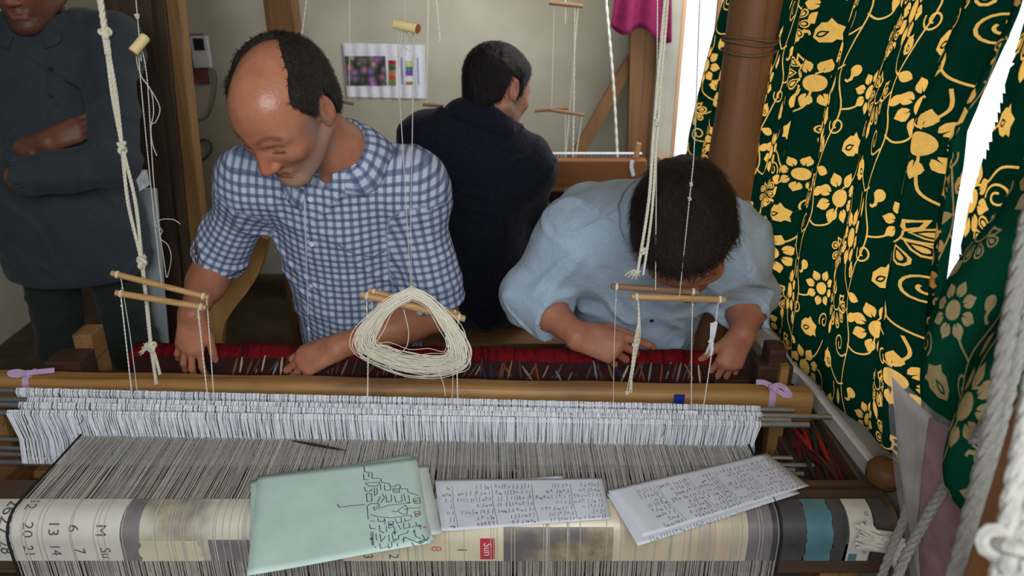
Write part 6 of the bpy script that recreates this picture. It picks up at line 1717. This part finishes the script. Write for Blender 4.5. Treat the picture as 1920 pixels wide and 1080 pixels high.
# ================================================================== the balding weaver in the plaid shirt
pv = Vector((-0.40, 1.90, 0.545)); nk = at_y(640, 285, 1.605)
sl, sr = at_y(478, 345, 1.650), at_y(768, 352, 1.650)
el, wl = at_y(402, 500, 1.720), at_y(360, 588, 1.548)
er, wr = at_y(822, 585, 1.665), at_y(632, 652, 1.540)
HM = rot_m(40, -24, 2)
hc1 = at_y(535, 206, 1.465)
root, shirt, S, fr = make_person(dict(label='balding man in a blue plaid shirt bending over the loom', pelvis=pv, neck=nk, sl=sl, sr=sr, head=hc1, HM=HM, hs=1.04,
    arms=[(sl, el, wl, 'short'), (sr, er, wr, 'short')], cut=0.90, ru=0.058, re=0.058, inf=0.014, belly=0.012, nr=0.054, neck_hole=0.060,
    hands=[((-0.16, -0.26, -0.95), (-0.05, -0.95, 0.28), -1, ((10, 22, 14), (12, 24, 14), (14, 26, 14), (16, 28, 14)), 0.13, (0.50, 0.20), 0.93),
           ((-0.86, -0.10, -0.36), (-0.30, -0.62, 0.75), 1, ((20, 30, 15), (24, 32, 18), (28, 34, 20), (30, 36, 20)), 0.05, (0.5, 0.2), 1.0)],
    cloth=M_plaid, skin=M_skin1, hair='bald', hair_mat=M_hair1, ht=0.011, trouser=M_trouser2, legs=seated_legs(pv, -1), stub=1.0, seed=2.0, fold=0.0045, hg=0.0046, hb=0.0032,
    subs=[(seg(at_y(600, 330, 1.55), at_y(583, 356, 1.50), 0.030, 0.004), 0.008)]))
fw = (Vector((-0.22, -1, -0.25)))
collar(S, nk + Vector((-0.004, 0.0, -0.004)), fw, (hc1 - nk).normalized() + Vector((0, 0, 0.5)), 0.066, 0.032, 0.004, 0.056, 0.050, M_plaid, shirt, 30)
drape(S, [(572 + 0.03 * (y - 380), y) for y in range(372, 656, 9)], 0.003, 0.0012, 'placket_edge', M_plaid, shirt, 0.0022)
for x, y_ in ((583, 373), (585, 457), (584, 535), (580, 616)): button(S, x, y_, 0.0056, M_btn, shirt)
drape(S, [(634, 458), (650, 470), (672, 478), (700, 481), (722, 470)], 0.0026, 0.0012, 'pocket_edge', mat_plain('darker plaid hem', (96, 108, 138), 0.9), shirt, 0.0014)  # darker blue grey strip along the pocket edge

# ================================================================== the dark-haired weaver in the pale blue shirt
pv = Vector((0.30, 1.93, 0.545)); nk = at_y(1262, 375, 1.560)
sl, sr = at_y(1086, 450, 1.670), at_y(1366, 466, 1.620)
el, wl = at_y(992, 552, 1.660), at_y(1082, 630, 1.530)
er, wr = at_y(1402, 552, 1.670), at_y(1392, 628, 1.530)
HM3 = rot_m(58, -14, -8); hc3 = at_y(1284, 436, 1.415)
root, shirt, S, fr = make_person(dict(label='dark haired man in a pale blue shirt bowed low over the loom', pelvis=pv, neck=nk, sl=sl, sr=sr, head=hc3, HM=HM3, hs=1.08,
    arms=[(sl, el, wl, 'half'), (sr, er, wr, 'half')], cut=0.55, ru=0.054, re=0.060, ka=0.09, inf=0.018, belly=0.02, nr=0.055, neck_hole=0.060,
    hands=[((0.93, -0.20, -0.22), (0.08, -0.80, 0.58), -1, ((14, 20, 12), (38, 40, 24), (50, 44, 26), (58, 46, 26)), 0.08, (0.45, 0.05), 1.05),
           ((-0.40, -0.34, -0.85), (-0.10, -0.92, 0.36), 1, ((34, 60, 30), (38, 62, 30), (42, 64, 30), (46, 66, 30)), 0.12, (0.55, 0.45), 0.84)],
    cloth=M_paleblue, skin=M_skin3, hair='full', hair_mat=M_hair_brown, comb=(0.2, -0.9, -0.4), sl_=0.03, strands=9000, ht=0.017, trouser=M_trouser2, legs=seated_legs(pv, -1), stub=0.7, seed=7.0, fold=0.0075, hg=0.0048, hb=0.0032,
    extra_torso=[(ell((0.27, 1.80, 0.98), (0.165, 0.125, 0.125)), 0.08), (seg(sl + Vector((0.05, 0.06, 0.0)), sr + Vector((-0.05, 0.06, 0.0)), 0.084), 0.10)]))
collar(S, nk + Vector((0, 0.0, -0.006)), (-0.10, -1, -0.5), (hc3 - nk).normalized() + Vector((0, 0, 0.45)), 0.068, 0.026, 0.0, 0.040, 0.030, M_paleblue, shirt, 26)
button(S, 1222, 600, 0.0048, M_btn_dark, shirt)
drape(S, [(1190 + 0.02 * y, y) for y in range(566, 660, 9)], 0.003, 0.001, 'placket_edge', M_paleblue, shirt, 0.002)

# ================================================================== the man in the navy jacket with his back to us
pv = Vector((-0.10, 2.36, 0.58)); nk = at_y(902, 226, 2.33)
sl, sr = at_y(806, 272, 2.33), at_y(978, 314, 2.33)
el, wl = at_y(790, 440, 2.46), Vector((-0.24, 2.76, 0.935)); er, wr = at_y(1008, 440, 2.46), Vector((0.04, 2.76, 0.935))
HM2 = rot_m(24, 138, 6); hc2 = at_y(933, 168, 2.36)
fwd = ((0.0, 1, -0.1), (0.0, 0.1, 1.0), 1, ((30, 40, 20),) * 4, 0.05, (0.5, 0.2), 1.0)
root, jac, S, fr = make_person(dict(label='man in a navy jacket seated with his back to the loom', pelvis=pv, neck=nk, sl=sl, sr=sr, head=hc2, HM=HM2, hs=1.04, front=1,
    arms=[(sl, el, wl, 'long'), (sr, er, wr, 'long')], hands=[fwd, fwd[:2] + (-1,) + fwd[3:]], ru=0.066, re=0.060, inf=0.030, belly=0.0, nr=0.055, neck_hole=0.062,
    cloth=M_navy, skin=M_skin2, hair='full', hair_mat=M_hair_black, ht=0.012, trouser=M_trouser2, legs=seated_legs(pv, 1, z=0.53), toe=(0, 1, 0), garment='jacket', seed=4.0, fold=0.005, hg=0.006, hb=0.004, stub=0.9))
collar(S, nk, (0.25, 1, 0), (hc2 - nk).normalized() + Vector((0, 0, 0.4)), 0.070, 0.050, 0.03, 0.040, 0.0, M_navy, jac, 12)

# ================================================================== the standing man with folded arms
YS = 2.16
pv = at_y(100, 560, YS + 0.02); pv = Vector((at_y(100, 300, YS).x, YS + 0.02, 0.92)); nk = at_y(96, 62, YS + 0.02)
sl, sr = at_y(-42, 100, YS), at_y(206, 92, YS)
el, wl = at_y(-30, 300, YS - 0.03), at_y(92, 266, YS - 0.165); er, wr = at_y(218, 306, YS - 0.19), at_y(30, 330, YS - 0.235)
HM4 = rot_m(8, 4, 0); hc4 = Vector((nk.x, YS - 0.035, nk.z + 0.135))
root, shirt, S, fr = make_person(dict(label='standing man in a dark slate shirt with folded arms beside the loom', pelvis=pv, neck=nk, sl=sl, sr=sr, head=hc4, HM=HM4, hs=1.02,
    arms=[(sl, el, wl, 'half'), (sr, er, wr, 'long')], cut=0.62, ru=0.066, re=0.060, inf=0.026, belly=0.018, ka=0.03, kf=0.012, nr=0.054, neck_hole=0.060,
    hands=[((0.84, 0.42, 0.34), (0.3, -0.85, 0.4), -1, ((14, 20, 10),) * 4, 0.03, (0.1, 0.0), 0.9), ((-0.30, 0.92, 0.1), (-0.8, -0.3, 0.4), 1, ((20, 30, 15),) * 4, 0.03, (0.4, 0.2), 1.0)],
    cloth=M_darkshirt, skin=M_skin4, hair='full', hair_mat=M_hair_black, ht=0.012, trouser=M_trouser, seed=11.0, fold=0.006, hg=0.006, hb=0.004, stub=1.0,
    legs=[(Vector((pv.x + s_ * 0.095, YS + 0.02, 0.86)), Vector((pv.x + s_ * 0.11, YS + 0.0, 0.48)), Vector((pv.x + s_ * 0.12, YS + 0.03, 0.10))) for s_ in (-1, 1)],
    extra_torso=[(ell((pv.x, YS + 0.01, 0.82), (0.205, 0.165, 0.26)), 0.08)], subs=[(below(0.735), 0.02)]))
collar(S, nk, (0, -1, 0), (0, -0.05, 1), 0.066, 0.030, 0.0, 0.042, 0.030, M_darkshirt, shirt, 20)
drape(S, [(88, y) for y in range(70, 226, 10)], 0.004, 0.001, 'placket_edge', M_darkshirt, shirt, 0.003)
for y_ in (130, 180): button(S, 95, y_, 0.0058, M_btn_dark, shirt)
drape(S, [(122, 152), (150, 166), (180, 164)], 0.004, 0.0012, 'pocket_edge', M_trouser, shirt, 0.0014)
